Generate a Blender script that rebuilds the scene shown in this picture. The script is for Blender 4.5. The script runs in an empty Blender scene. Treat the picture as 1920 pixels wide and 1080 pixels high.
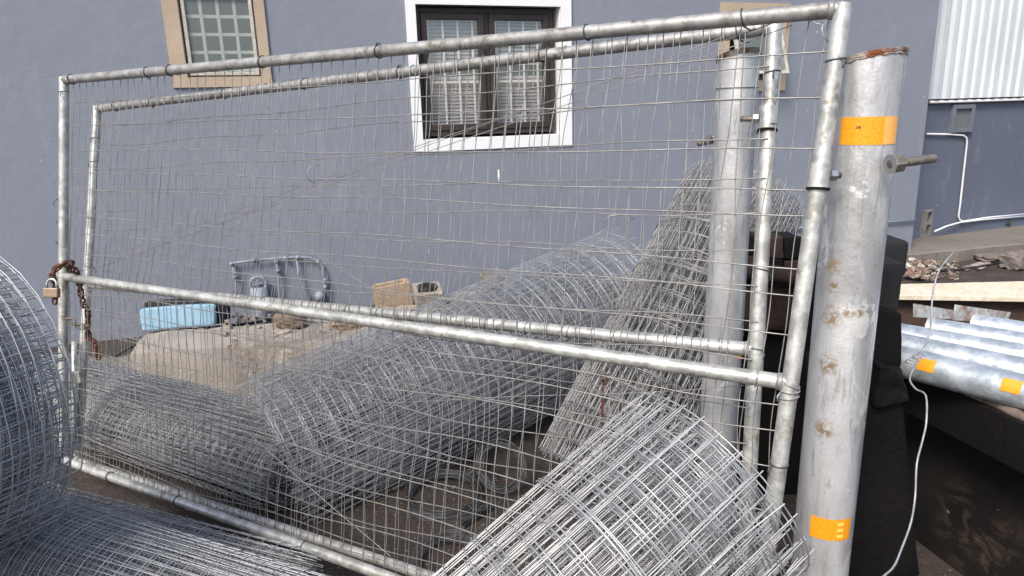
import bpy, bmesh, math, random
import numpy as np
from mathutils import Vector, Matrix, noise as mnoise

scene = bpy.context.scene
COL = scene.collection
rad = math.radians

# ------------------------------------------------------------------ camera
FPX = 1300.0; CX, CY = 960.0, 540.0
PITCH, ROLL, EYE = rad(14.3), rad(1.67), 1.75
Fv = np.array([0, math.cos(PITCH), -math.sin(PITCH)])
R0 = np.array([1.0, 0, 0]); U0 = np.cross(R0, Fv)
Rv = math.cos(ROLL) * R0 - math.sin(ROLL) * U0
Uv = np.cross(Rv, Fv)
CAM = np.array([0, 0, EYE])
cam_data = bpy.data.cameras.new('camera'); cam = bpy.data.objects.new('camera', cam_data)
COL.objects.link(cam)
cam_data.sensor_width = 36.0; cam_data.lens = FPX / 1920 * 36.0
cam_data.clip_start = 0.02; cam_data.clip_end = 500
cam.matrix_world = Matrix([[Rv[0], Uv[0], -Fv[0], CAM[0]], [Rv[1], Uv[1], -Fv[1], CAM[1]],
                           [Rv[2], Uv[2], -Fv[2], CAM[2]], [0, 0, 0, 1]])
scene.camera = cam

# ------------------------------------------------------------------ light
SUN_EL, SUN_AZ = rad(48), rad(212)       # azimuth clockwise from +Y
world = bpy.data.worlds.new('World'); scene.world = world; world.use_nodes = True
wn = world.node_tree; wn.nodes.clear()
sky = wn.nodes.new('ShaderNodeTexSky'); sky.sky_type = 'NISHITA'; sky.sun_disc = False
sky.sun_elevation = SUN_EL; sky.sun_rotation = SUN_AZ
sky.air_density = 1.0; sky.dust_density = 3.0; sky.ozone_density = 1.0
bg = wn.nodes.new('ShaderNodeBackground'); bg.inputs['Strength'].default_value = 0.145
wo = wn.nodes.new('ShaderNodeOutputWorld')
wn.links.new(sky.outputs[0], bg.inputs['Color']); wn.links.new(bg.outputs[0], wo.inputs['Surface'])
sun_d = bpy.data.lights.new('sun', 'SUN'); sun_d.energy = 2.0; sun_d.angle = rad(16); sun_d.color = (1.0, 0.94, 0.86)
sun = bpy.data.objects.new('sun', sun_d); COL.objects.link(sun)
sd = Vector((math.sin(SUN_AZ) * math.cos(SUN_EL), math.cos(SUN_AZ) * math.cos(SUN_EL), math.sin(SUN_EL)))
sun.rotation_euler = sd.to_track_quat('Z', 'Y').to_euler(); sun.location = (0, -5, 8)
scene.view_settings.view_transform = 'Standard'; scene.view_settings.look = 'None'
scene.view_settings.gamma = 1.0; scene.view_settings.exposure = 0.72
scene.cycles.max_bounces = 8

# ------------------------------------------------------------------ measuring helpers
def ray(px, py): return Fv + Rv * (px - CX) / FPX + Uv * (CY - py) / FPX
def at(px, py, d): return CAM + ray(px, py) * d
def onz(px, py, z=0.0):
    v = ray(px, py); return CAM + v * ((z - EYE) / v[2])
def onp(px, py, p, n):
    v = ray(px, py); return CAM + v * (((np.asarray(p) - CAM) @ n) / (v @ n))
def ony(px, py, y): return onp(px, py, (0, y, 0), np.array([0, 1.0, 0]))
def nrm(v): v = np.asarray(v, float); return v / np.linalg.norm(v)

class Wall:
    def __init__(s, az, d0):
        a = rad(az); s.t = np.array([math.cos(a), math.sin(a), 0]); s.n = np.array([-math.sin(a), math.cos(a), 0])
        s.p0 = np.array([0, d0, 0.0])
    def uz(s, px, py, off=0):
        P = onp(px, py, s.p0 + s.n * off, s.n); return (P - s.p0) @ s.t, P[2]
    def P(s, u, z, off=0): return s.p0 + s.t * u + s.n * off + np.array([0, 0, z])
    def px(s, px, py, off=0): u, z = s.uz(px, py, off); return s.P(u, z, off)
W1 = Wall(18, 6.6); W2 = Wall(20, 6.94)

# ------------------------------------------------------------------ mesh helpers
class MB:
    def __init__(s): s.v = []; s.f = []; s.n = 0
    def add(s, verts, faces):
        o = s.n; s.v.extend([tuple(map(float, p)) for p in verts]); s.n += len(verts)
        s.f.extend([tuple(i + o for i in f) for f in faces]); return s
    def hexa(s, c):   # 8 corners: bottom 4 ccw, top 4 ccw
        return s.add(c, [(3, 2, 1, 0), (4, 5, 6, 7), (0, 1, 5, 4), (1, 2, 6, 5), (2, 3, 7, 6), (3, 0, 4, 7)])
    def box(s, c, size, ax=None):
        if ax is None: ax = np.eye(3)
        c = np.asarray(c, float); hx, hy, hz = [np.asarray(a) * q / 2 for a, q in zip(ax, size)]
        return s.hexa([c - hx - hy - hz, c + hx - hy - hz, c + hx + hy - hz, c - hx + hy - hz,
                       c - hx - hy + hz, c + hx - hy + hz, c + hx + hy + hz, c - hx + hy + hz])
    def mm(s, a, b):
        a = np.asarray(a, float); b = np.asarray(b, float); return s.box((a + b) / 2, np.abs(b - a))
    def wbox(s, w, u0, u1, z0, z1, o0, o1):   # box in wall coordinates
        q = [w.P(u0, z0, o0), w.P(u1, z0, o0), w.P(u1, z0, o1), w.P(u0, z0, o1)]
        t = [w.P(u0, z1, o0), w.P(u1, z1, o0), w.P(u1, z1, o1), w.P(u0, z1, o1)]
        return s.hexa(q + t)
    def tube(s, pts, r, k=6, closed=False, caps=True, squash=None):
        P = [np.asarray(p, float) for p in pts]; n = len(P); rs = r if hasattr(r, '__len__') else [r] * n
        T = []
        for i in range(n):
            if closed: d = P[(i + 1) % n] - P[i - 1]
            else: d = P[min(i + 1, n - 1)] - P[max(i - 1, 0)]
            T.append(nrm(d))
        ref = np.array([0, 0, 1.0]) if abs(T[0][2]) < .9 else np.array([1.0, 0, 0])
        N = nrm(np.cross(T[0], ref)); V = []
        for i in range(n):
            N = N - T[i] * (N @ T[i]); N = nrm(N); B = np.cross(T[i], N)
            for j in range(k):
                a = 2 * math.pi * j / k; V.append(P[i] + rs[i] * (N * math.cos(a) + B * math.sin(a)))
        F = []
        for i in range(n if closed else n - 1):
            i2 = (i + 1) % n
            for j in range(k):
                j2 = (j + 1) % k; F.append((i * k + j, i * k + j2, i2 * k + j2, i2 * k + j))
        if caps and not closed:
            F.append(tuple(reversed(range(k)))); F.append(tuple((n - 1) * k + j for j in range(k)))
        return s.add(V, F)
    def build(s, name, mat, parent=None, smooth=None, bevel=0, sub=0):
        me = bpy.data.meshes.new(name); me.from_pydata(s.v, [], s.f); me.update()
        if mat: me.materials.append(mat)
        if smooth: me.shade_smooth() if smooth == 'all' else me.shade_smooth(); 
        o = bpy.data.objects.new(name, me); COL.objects.link(o)
        if parent: o.parent = parent
        if smooth == 'auto' or bevel:
            if bevel:
                m = o.modifiers.new('bevel', 'BEVEL'); m.width = bevel; m.segments = 2; m.limit_method = 'ANGLE'; m.angle_limit = rad(40)
        return o

def smooth_by_angle(o, ang=40):
    me = o.data; bm = bmesh.new(); bm.from_mesh(me)
    for e in bm.edges:
        if len(e.link_faces) == 2 and e.calc_face_angle(0) > rad(ang): e.smooth = False
    for f in bm.faces: f.smooth = True
    bm.to_mesh(me); bm.free(); return o

class Wires:
    """many thin round wires in one mesh, swept with numpy"""
    def __init__(s, k=4): s.V = []; s.F = []; s.n = 0; s.k = k
    def add(s, pts, r, ref=None):
        P = np.asarray(pts, float); n = len(P); k = s.k
        T = np.gradient(P, axis=0); T /= np.linalg.norm(T, axis=1)[:, None] + 1e-12
        if ref is None:
            m = np.abs(T).mean(0); ref = np.eye(3)[int(np.argmin(m))]
        N = np.cross(T, ref); N /= np.linalg.norm(N, axis=1)[:, None] + 1e-12
        B = np.cross(T, N)
        a = np.arange(k) * 2 * math.pi / k + .4
        V = P[:, None, :] + r * (N[:, None, :] * np.cos(a)[None, :, None] + B[:, None, :] * np.sin(a)[None, :, None])
        i = np.arange(n - 1)[:, None]; j = np.arange(k)[None, :]; j2 = (j + 1) % k
        F = np.stack([i * k + j, i * k + j2, (i + 1) * k + j2, (i + 1) * k + j], -1).reshape(-1, 4) + s.n
        s.V.append(V.reshape(-1, 3)); s.F.append(F); s.n += n * k
        return s
    def build(s, name, mat, parent=None):
        V = np.concatenate(s.V).astype(np.float32); F = np.concatenate(s.F).astype(np.int32)
        me = bpy.data.meshes.new(name)
        me.vertices.add(len(V)); me.vertices.foreach_set('co', V.ravel())
        me.loops.add(F.size); me.loops.foreach_set('vertex_index', F.ravel())
        me.polygons.add(len(F)); me.polygons.foreach_set('loop_start', np.arange(0, F.size, 4, dtype=np.int32))
        me.polygons.foreach_set('loop_total', np.full(len(F), 4, np.int32))
        me.polygons.foreach_set('use_smooth', np.ones(len(F), bool))
        me.update(calc_edges=True); me.validate()
        me.materials.append(mat)
        o = bpy.data.objects.new(name, me); COL.objects.link(o)
        if parent: o.parent = parent
        return o

def thing(name, label, cat, group=None, loc=(0, 0, 0)):
    o = bpy.data.objects.new(name, None); COL.objects.link(o); o.empty_display_size = .1
    tag(o, label, cat, group); return o
def tag(o, label, cat, group=None):
    o['label'] = label; o['category'] = cat
    if group: o['group'] = group
    return o
def struct(o): o['kind'] = 'structure'; return o

def sines(seed, n=4, dims=2, fr=1.0):
    rg = np.random.RandomState(seed); K = rg.uniform(.4, 1.6, (n, dims)) * fr * rg.choice([-1, 1], (n, dims)); ph = rg.uniform(0, 6.28, n); am = rg.uniform(.5, 1, n); am /= am.sum()
    def f(*x):
        r = 0
        for i in range(n):
            a = ph[i]
            for d in range(dims): a = a + K[i, d] * x[d]
            r = r + am[i] * np.sin(a)
        return r
    return f

# ------------------------------------------------------------------ materials
def mat(name, col, rough=.7, metal=0.0, spec=.5):
    m = bpy.data.materials.new(name); m.use_nodes = True; nt = m.node_tree
    b = nt.nodes['Principled BSDF']
    b.inputs['Base Color'].default_value = (*col, 1); b.inputs['Roughness'].default_value = rough
    b.inputs['Metallic'].default_value = metal; b.inputs['Specular IOR Level'].default_value = spec
    return m, nt, b
def tc(nt, scale=(1, 1, 1)):
    t = nt.nodes.new('ShaderNodeTexCoord'); mp = nt.nodes.new('ShaderNodeMapping'); mp.inputs['Scale'].default_value = scale
    nt.links.new(t.outputs['Object'], mp.inputs['Vector']); return mp.outputs['Vector']
def nz(nt, vec, scale, detail=4, rough=.55, lo=.35, hi=.65, dist=0.0):
    n = nt.nodes.new('ShaderNodeTexNoise'); n.inputs['Scale'].default_value = scale; n.inputs['Detail'].default_value = detail
    n.inputs['Roughness'].default_value = rough; n.inputs['Distortion'].default_value = dist
    nt.links.new(vec, n.inputs['Vector'])
    r = nt.nodes.new('ShaderNodeMapRange'); r.inputs['From Min'].default_value = lo; r.inputs['From Max'].default_value = hi
    nt.links.new(n.outputs['Fac'], r.inputs['Value']); return r.outputs['Result']
def mix(nt, a, b, fac, mode='MIX'):
    x = nt.nodes.new('ShaderNodeMix'); x.data_type = 'RGBA'; x.blend_type = mode
    for sock, val in ((x.inputs[6], a), (x.inputs[7], b)):
        if isinstance(val, (tuple, list)): sock.default_value = (*val[:3], 1)
        else: nt.links.new(val, sock)
    if isinstance(fac, (int, float)): x.inputs[0].default_value = fac
    else: nt.links.new(fac, x.inputs[0])
    return x.outputs[2]
def mul(nt, a, k):
    x = nt.nodes.new('ShaderNodeMath'); x.operation = 'MULTIPLY'; nt.links.new(a, x.inputs[0])
    if isinstance(k, (int, float)): x.inputs[1].default_value = k
    else: nt.links.new(k, x.inputs[1])
    return x.outputs[0]
def bump(nt, b, h, strength=.3, dist=.01):
    n = nt.nodes.new('ShaderNodeBump'); n.inputs['Strength'].default_value = strength; n.inputs['Distance'].default_value = dist
    nt.links.new(h, n.inputs['Height']); nt.links.new(n.outputs['Normal'], b.inputs['Normal'])
def rng(nt, v, lo, hi):
    r = nt.nodes.new('ShaderNodeMapRange'); r.inputs['To Min'].default_value = lo; r.inputs['To Max'].default_value = hi
    nt.links.new(v, r.inputs['Value']); return r.outputs['Result']

def rough_mat(name, c1, c2, scale=3, fine=40, c3=None, c3lo=.6, rough=.85, bs=.35, bd=.01, metal=0.0, dark=.35, spec=.3):
    m, nt, b = mat(name, c1, rough, metal, spec); v = tc(nt)
    c = mix(nt, c1, c2, nz(nt, v, scale, 6, .6))
    if c3: c = mix(nt, c, c3, nz(nt, v, scale * 1.7, 7, .7, c3lo, c3lo + .1, .15))
    f = nz(nt, v, fine, 5, .7, .3, .7)
    c = mix(nt, c, mix(nt, c, (0, 0, 0), dark), f)
    nt.links.new(c, b.inputs['Base Color']); bump(nt, b, f, bs, bd); return m

def galv(name, base=(.55, .57, .58), patch=(.75, .77, .78), dirt=(.30, .26, .20), metal=.55, rough=.42, scale=14, dirt_lo=.62, streak=(1, 1, 1), bs=.12):
    m, nt, b = mat(name, base, rough, metal); v = tc(nt, streak)
    vo = nt.nodes.new('ShaderNodeTexVoronoi'); vo.inputs['Scale'].default_value = scale * 5; nt.links.new(v, vo.inputs['Vector'])
    sp = nt.nodes.new('ShaderNodeSeparateColor'); nt.links.new(vo.outputs['Color'], sp.inputs[0])
    c = mix(nt, base, patch, nz(nt, v, scale, 5, .65, .42, .58, .4))
    c = mix(nt, c, mix(nt, c, (.1, .11, .12), .35), mul(nt, sp.outputs[0], .5))
    c = mix(nt, c, dirt, nz(nt, v, scale * .8, 8, .7, dirt_lo, dirt_lo + .12, .3))
    nt.links.new(c, b.inputs['Base Color'])
    h = nz(nt, v, scale * 2.5, 4, .6, .3, .7)
    nt.links.new(rng(nt, h, rough - .1, rough + .18), b.inputs['Roughness']); bump(nt, b, h, bs, .004); return m

def wallpaint(name, c, c2, fine=220):
    m, nt, b = mat(name, c, .78, 0, .35); v = tc(nt)
    x = mix(nt, c, c2, nz(nt, v, .9, 5, .6, .3, .7, .3))
    x = mix(nt, x, mix(nt, x, (.42, .42, .44), .18), nz(nt, tc(nt, (1, 1, .35)), 5, 7, .7, .56, .72, .5))
    x = mix(nt, x, (.42, .43, .44), nz(nt, v, 16, 3, .5, .745, .76))
    nt.links.new(x, b.inputs['Base Color'])
    h1 = nz(nt, v, fine, 4, .7, .2, .8); h2 = nz(nt, v, 7, 5, .6, .2, .8)
    a = nt.nodes.new('ShaderNodeMath'); a.operation = 'MULTIPLY_ADD'; nt.links.new(h2, a.inputs[0]); a.inputs[1].default_value = 2.2; nt.links.new(h1, a.inputs[2])
    bump(nt, b, a.outputs[0], .5, .004); return m

M = {}
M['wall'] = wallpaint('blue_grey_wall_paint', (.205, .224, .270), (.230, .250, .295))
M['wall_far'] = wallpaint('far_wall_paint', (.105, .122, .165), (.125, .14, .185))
M['trim_white'] = rough_mat('white_window_trim_paint', (.84, .84, .84), (.78, .79, .79), 4, 60, (.60, .57, .52), .70, .6, .1, dark=.05)
M['trim_beige'] = rough_mat('beige_window_trim_paint', (.50, .40, .30), (.44, .35, .26), 4, 60, None, .66, .8, .2, dark=.15)
M['frame_brown'] = rough_mat('dark_brown_window_frame', (.045, .036, .032), (.065, .05, .045), 6, 80, None, .6, .4, .1)
M['frame_alu'] = rough_mat('cream_sash', (.62, .60, .54), (.5, .47, .42), 10, 60, None, .6, .5, .1)
M['grey_sash'] = rough_mat('grey_sash', (.16, .18, .22), (.2, .22, .26), 10, 60, None, .6, .5, .1)
M['bars'] = rough_mat('cream_burglar_bars', (.86, .81, .77), (.80, .75, .70), 10, 60, None, .6, .5, .05, dark=.05)
M['blind'] = rough_mat('pale_blind', (.46, .44, .45), (.40, .385, .39), 5, 60, None, .6, .7, .05, dark=.1)
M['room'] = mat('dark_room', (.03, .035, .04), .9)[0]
M['curtain'] = mat('blue_grey_curtain', (.10, .15, .18), .9)[0]
M['galv'] = galv('galvanised_pipe', (.40, .40, .37), (.64, .64, .60), (.22, .19, .14), .5, .38, 16, .56)
M['galv_top'] = galv('weathered_pipe', (.27, .265, .25), (.40, .40, .385), (.15, .125, .095), .4, .48, 22, .54)
def postmat():
    m, nt, b = mat('galvanised_post', (.5, .5, .5), .4, .55)
    v = tc(nt); vs = tc(nt, (1, 1, .22)); v3 = tc(nt, (1, 1, .6))
    c = mix(nt, (.50, .505, .51), (.80, .80, .81), nz(nt, vs, 9, 6, .65, .4, .6, .3))
    c = mix(nt, c, (.86, .87, .86), nz(nt, v3, 8, 5, .6, .60, .625, .8))
    c = mix(nt, c, (.30, .31, .31), mul(nt, nz(nt, tc(nt, (1, 1, .12)), 45, 5, .7, .56, .66, .3), .55))
    c = mix(nt, c, (.26, .25, .23), mul(nt, nz(nt, v, 30, 6, .75, .60, .68, .6), .45))
    c = mix(nt, c, (.12, .115, .11), mul(nt, nz(nt, v, 120, 4, .6, .65, .70), .5))
    t = nt.nodes.new('ShaderNodeTexCoord')
    for p, rr in SCUFF:
        d = nt.nodes.new('ShaderNodeVectorMath'); d.operation = 'DISTANCE'; nt.links.new(t.outputs['Object'], d.inputs[0]); d.inputs[1].default_value = tuple(p)
        r = nt.nodes.new('ShaderNodeMapRange'); r.inputs['From Min'].default_value = rr; r.inputs['From Max'].default_value = rr * .4; nt.links.new(d.outputs['Value'], r.inputs['Value'])
        c = mix(nt, c, (.42, .31, .20), mul(nt, r.outputs['Result'], nz(nt, v, 50, 4, .6, .42, .56, 1.0)))
    nt.links.new(c, b.inputs['Base Color']); h = nz(nt, v, 25, 6, .7, .3, .7)
    nt.links.new(rng(nt, h, .30, .5), b.inputs['Roughness']); bump(nt, b, h, .22, .004); return m
_PC = at(1632, 112, 1.70)
def on_cyl(px, py, cx=_PC[0] - .006, cy=_PC[1], r=.078):
    v = ray(px, py); A_ = v[0] ** 2 + v[1] ** 2; B_ = 2 * (v[0] * (CAM[0] - cx) + v[1] * (CAM[1] - cy)); C_ = (CAM[0] - cx) ** 2 + (CAM[1] - cy) ** 2 - r * r
    return CAM + v * ((-B_ - math.sqrt(max(0, B_ * B_ - 4 * A_ * C_))) / (2 * A_))
SCUFF = [(on_cyl(1556, 592), .040), (on_cyl(1552, 684), .036), (on_cyl(1545, 806), .036), (on_cyl(1592, 588), .018), (on_cyl(1612, 587), .016), (on_cyl(1632, 588), .014), (on_cyl(1560, 500), .030), (on_cyl(1562, 540), .024)]
M['galv_post'] = postmat()
M['galv_pole'] = galv('new_galvanised_pole', (.40, .45, .49), (.62, .67, .71), (.32, .33, .33), .5, .38, 14, .7)
def wiremat(name, c1, c2, rust, metal=.5, rough=.4, lo=.66):
    m, nt, b = mat(name, c1, rough, metal); v = tc(nt)
    c = mix(nt, c1, c2, nz(nt, v, 18, 3, .6))
    c = mix(nt, c, rust, nz(nt, v, 30, 3, .6, lo, lo + .05))
    nt.links.new(c, b.inputs['Base Color']); return m
M['wire_bright'] = wiremat('bright_mesh_wire', (.35, .35, .35), (.55, .55, .55), (.34, .22, .13), .5, .38, .69)
M['wire_gate'] = wiremat('gate_mesh_wire', (.21, .202, .192), (.34, .33, .318), (.20, .16, .12), .45, .45, .68)
M['wire_blue'] = wiremat('bluish_mesh_wire', (.36, .37, .385), (.54, .555, .575), (.3, .27, .24), .5, .42, .72)
M['wire_grey'] = wiremat('grey_mesh_wire', (.28, .275, .27), (.44, .435, .43), (.30, .21, .13), .5, .42, .69)
M['wire_pale'] = wiremat('pale_grey_mesh_wire', (.27, .268, .265), (.43, .428, .425), (.28, .19, .12), .5, .42, .69)
M['wire_dim'] = wiremat('dull_mesh_wire', (.34, .342, .35), (.49, .495, .505), (.2, .15, .11), .5, .45, .69)
M['wire_dark'] = wiremat('dark_coil_wire', (.07, .075, .08), (.13, .135, .14), (.10, .07, .05), .5, .45)
M['rust'] = rough_mat('rusty_iron', (.20, .075, .035), (.10, .045, .03), 30, 120, (.32, .13, .05), .62, .85, .5, .004)
M['rust_pipe'] = rough_mat('rusty_cap', (.52, .49, .45), (.36, .31, .27), 14, 90, (.24, .085, .04), .50, .7, .5, .003, .2)
M['brass'] = rough_mat('brass_padlock', (.36, .27, .19), (.28, .21, .15), 30, 120, None, .6, .5, .1, .002, .5)
M['steel'] = mat('bright_steel', (.6, .6, .58), .3, .9)[0]
M['bolt'] = rough_mat('threaded_bolt_steel', (.20, .17, .14), (.32, .29, .25), 40, 200, (.18, .10, .06), .6, .5, .4, .002, .6)
def tapemat():
    m, nt, b = mat('orange_reflective_tape', (.85, .33, .01), .35); v = tc(nt)
    vo = nt.nodes.new('ShaderNodeTexVoronoi'); vo.inputs['Scale'].default_value = 150; vo.feature = 'DISTANCE_TO_EDGE'; nt.links.new(v, vo.inputs['Vector'])
    r = nt.nodes.new('ShaderNodeMapRange'); r.inputs['From Max'].default_value = .12; nt.links.new(vo.outputs['Distance'], r.inputs['Value'])
    c = mix(nt, (.92, .42, .04), (.82, .30, .005), r.outputs['Result']); nt.links.new(c, b.inputs['Base Color']); return m
M['tape'] = tapemat()
M['tape_pale'] = mat('pale_tape_end', (.86, .45, .12), .4)[0]
M['tape_mark'] = mat('dark_tape_print', (.06, .04, .02), .6)[0]
M['tape_sq'] = mat('yellow_tape_square', (.95, .62, .10), .35)[0]
M['black_steel'] = rough_mat('black_rusty_steel', (.006, .0055, .0055), (.011, .0095, .009), 4, 60, (.032, .019, .014), .66, .8, .5, .008, spec=.2)
M['black_rubber'] = rough_mat('black_rubber', (.018, .018, .020), (.026, .025, .026), 6, 120, None, .6, .75, .25, .003, spec=.25)
M['brown_steel'] = rough_mat('brown_rusty_steel', (.030, .020, .017), (.055, .034, .027), 6, 60, (.10, .045, .026), .66, .8, .5, .006)
M['earth_brown'] = rough_mat('rust_brown_plinth', (.10, .065, .05), (.07, .045, .036), 6, 60, (.14, .09, .065), .64, .9, .5, .006)
M['lip'] = rough_mat('worn_steel_lip', (.26, .20, .18), (.16, .12, .105), 12, 80, (.08, .05, .04), .6, .7, .4, .004)
def panelmat():
    m, nt, b = mat('black_panel_with_mud', (.02, .018, .018), .8, 0, .2); v = tc(nt)
    c = mix(nt, (.007, .0065, .007), (.015, .013, .012), nz(nt, v, 3, 5, .6))
    t = nt.nodes.new('ShaderNodeTexCoord'); sp = nt.nodes.new('ShaderNodeVectorMath'); sp.operation = 'DISTANCE'
    nt.links.new(t.outputs['Object'], sp.inputs[0]); sp.inputs[1].default_value = MUD
    r = nt.nodes.new('ShaderNodeMapRange'); r.inputs['From Min'].default_value = .24; r.inputs['From Max'].default_value = .06
    nt.links.new(sp.outputs['Value'], r.inputs['Value'])
    f = mul(nt, nz(nt, tc(nt, (1, 1, 1.6)), 7, 8, .68, .48, .62, .8), r.outputs['Result'])
    c = mix(nt, c, (.085, .058, .042), f); c = mix(nt, c, (.2, .19, .18), nz(nt, v, 22, 3, .5, .74, .76))
    nt.links.new(c, b.inputs['Base Color']); bump(nt, b, f, .4, .01); return m
_mp = onp(1815, 1010, (1.64, 0, 0), np.array([1.0, 0, 0])); MUD = tuple(_mp)
M['panel'] = panelmat()
M['cream'] = rough_mat('cream_stone', (.80, .74, .60), (.72, .64, .48), 3, 30, (.62, .46, .28), .62, .7, .1)
M['concrete'] = rough_mat('grey_concrete', (.40, .36, .315), (.32, .29, .255), 4, 50, (.48, .44, .39), .6, .9, .4, dark=.2)
M['conc_pale'] = rough_mat('pale_rubble_concrete', (.50, .44, .37), (.36, .31, .26), 6, 40, (.62, .57, .50), .56, .9, .6, .02)
M['block_tan'] = rough_mat('tan_concrete_block', (.46, .35, .24), (.36, .27, .19), 8, 70, (.58, .5, .42), .62, .9, .5)
M['block_grey'] = rough_mat('grey_cement_block', (.30, .28, .26), (.22, .205, .19), 8, 90, (.42, .39, .36), .6, .9, .6)
M['slab'] = rough_mat('terrace_concrete', (.24, .215, .19), (.18, .16, .14), 1.3, 40, (.31, .23, .17), .6, .9, .3)
M['stone'] = rough_mat('brown_stone', (.30, .22, .15), (.20, .155, .12), 9, 50, (.42, .37, .31), .6, .9, .6)
M['rock'] = rough_mat('grey_brown_rock', (.26, .22, .195), (.19, .165, .15), 5, 40, (.36, .32, .28), .62, .9, .6)
M['brick_bit'] = rough_mat('broken_brick', (.30, .19, .14), (.24, .18, .15), 9, 60, (.45, .40, .35), .52, .9, .5)
M['white_bit'] = rough_mat('broken_plaster', (.66, .62, .56), (.5, .47, .42), 9, 60, None, .6, .9, .5)
M['paint_pipe'] = mat('grey_blue_painted_pipe', (.24, .265, .32), .6)[0]
M['white_pipe'] = mat('white_conduit', (.74, .75, .77), .45)[0]
M['cladding'] = rough_mat('pale_corrugated_steel', (.64, .68, .70), (.56, .60, .63), 1.5, 30, None, .6, .5, .05, .002, 0, dark=.06)
M['blue_cloth'] = rough_mat('light_blue_cloth', (.30, .48, .60), (.25, .42, .54), 5, 40, None, .6, .8, .2, dark=.1)
M['black_cloth'] = rough_mat('black_cloth', (.02, .021, .024), (.03, .03, .034), 9, 90, None, .6, .8, .2)
M['black_cable'] = mat('black_cable', (.012, .012, .013), .5)[0]
M['leaf'] = rough_mat('weed_leaf', (.07, .17, .03), (.05, .12, .025), 20, 80, None, .6, .6, .1)
def glassmat(name, tint=(.9, .95, .95), tr=.75, rough=.03, dif=None):
    m, nt, b = mat(name, tint, rough); nt.nodes.remove(b); out = nt.nodes['Material Output']
    g = nt.nodes.new('ShaderNodeBsdfGlossy'); g.inputs['Roughness'].default_value = rough
    t = nt.nodes.new('ShaderNodeBsdfTransparent'); t.inputs['Color'].default_value = (*tint, 1)
    mx = nt.nodes.new('ShaderNodeMixShader'); mx.inputs[0].default_value = 1 - tr
    nt.links.new(t.outputs[0], mx.inputs[1]); nt.links.new(g.outputs[0], mx.inputs[2]); last = mx
    if dif:
        d = nt.nodes.new('ShaderNodeBsdfDiffuse'); d.inputs['Color'].default_value = (*dif[0], 1)
        m2 = nt.nodes.new('ShaderNodeMixShader'); m2.inputs[0].default_value = dif[1]
        nt.links.new(mx.outputs[0], m2.inputs[1]); nt.links.new(d.outputs[0], m2.inputs[2]); last = m2
    nt.links.new(last.outputs[0], out.inputs['Surface']); return m
M['glass'] = glassmat('window_glass', (.95, .96, .97), .88, .03)
M['frost'] = glassmat('frosted_glass', (.92, .96, .95), .95, .25, ((.34, .37, .36), .22))
def groundmat():
    m, nt, b = mat('brown_earth', (.07, .05, .04), .95); v = tc(nt)
    c = mix(nt, (.095, .072, .058), (.058, .045, .038), nz(nt, v, 2.2, 6, .6))
    c = mix(nt, c, (.125, .10, .083), nz(nt, v, 5, 7, .7, .56, .7, .5))
    f = nz(nt, v, 110, 6, .75, .3, .7); c = mix(nt, c, mix(nt, c, (.01, .008, .006), .6), f)
    c = mix(nt, c, (.22, .19, .17), nz(nt, v, 55, 3, .5, .66, .69))
    nt.links.new(c, b.inputs['Base Color']); bump(nt, b, nz(nt, v, 25, 7, .7, .25, .75), .7, .03); return m
M['ground'] = groundmat()

# ------------------------------------------------------------------ ground
def gheight(x, y):
    a = max(0, min(1, (x - 2.6) / 1.2)) * max(0, min(1, (y - 3.6) / 1.5))
    near = math.exp(-((x + .3) ** 2 + (y - 3) ** 2) / 8)
    return -.14 * a * a * (3 - 2 * a) + (.018 * mnoise.noise(Vector((x * 2.2, y * 2.2, 0))) + .010 * mnoise.noise(Vector((x * 7, y * 7, 3)))) * near
g = MB(); xs = sorted(set(list(np.arange(-6, 10.01, .08)) + [-200, -80, -30, -12, 14, 30, 80, 200]))
ys = sorted(set(list(np.arange(-1, 10.5, .08)) + [-200, -80, -30, -8, -3, 14, 30, 80, 200]))
V = [(x, y, gheight(x, y)) for y in ys for x in xs]; nx = len(xs)
g.add(V, [(j * nx + i, j * nx + i + 1, (j + 1) * nx + i + 1, (j + 1) * nx + i) for j in range(len(ys) - 1) for i in range(nx - 1)])
struct(g.build('ground', M['ground'], smooth='all'))

# ------------------------------------------------------------------ main building
bld = thing('grey_building', 'long blue-grey plastered building with three windows behind the gates', 'building')
TOPZ = 4.4
big = [-.80, .54, 1.52, 2.66]; small = [-2.66, -2.10, 2.08, 2.72]; awn = [2.36, 2.96, 1.98, 2.62]
b = MB(); us = sorted({-9.0, 5.06, *big[:2], *small[:2], *awn[:2]}); zs = sorted({-.3, TOPZ, *big[2:], *small[2:], *awn[2:]})
holes = [big, small, awn]
def inhole(u, z): return any(h[0] < u < h[1] and h[2] < z < h[3] for h in holes)
for i in range(len(us) - 1):
    for j in range(len(zs) - 1):
        if inhole((us[i] + us[i + 1]) / 2, (zs[j] + zs[j + 1]) / 2): continue
        q = [W1.P(us[i], zs[j]), W1.P(us[i + 1], zs[j]), W1.P(us[i + 1], zs[j + 1]), W1.P(us[i], zs[j + 1])]
        b.add(q, [(0, 1, 2, 3)])
for h in holes:   # reveals
    D = .22; c = [(h[0], h[2]), (h[1], h[2]), (h[1], h[3]), (h[0], h[3])]
    for k in range(4):
        (u0, z0), (u1, z1) = c[k], c[(k + 1) % 4]
        b.add([W1.P(u0, z0), W1.P(u1, z1), W1.P(u1, z1, D), W1.P(u0, z0, D)], [(3, 2, 1, 0)])
b.add([W1.P(5.06, -.3), W1.P(5.06, -.3, .9), W1.P(5.06, TOPZ, .9), W1.P(5.06, TOPZ)], [(0, 1, 2, 3)])
b.add([W1.P(-9, -.3), W1.P(-9, TOPZ), W1.P(-9, TOPZ, 6), W1.P(-9, -.3, 6)], [(0, 1, 2, 3)])
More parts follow.
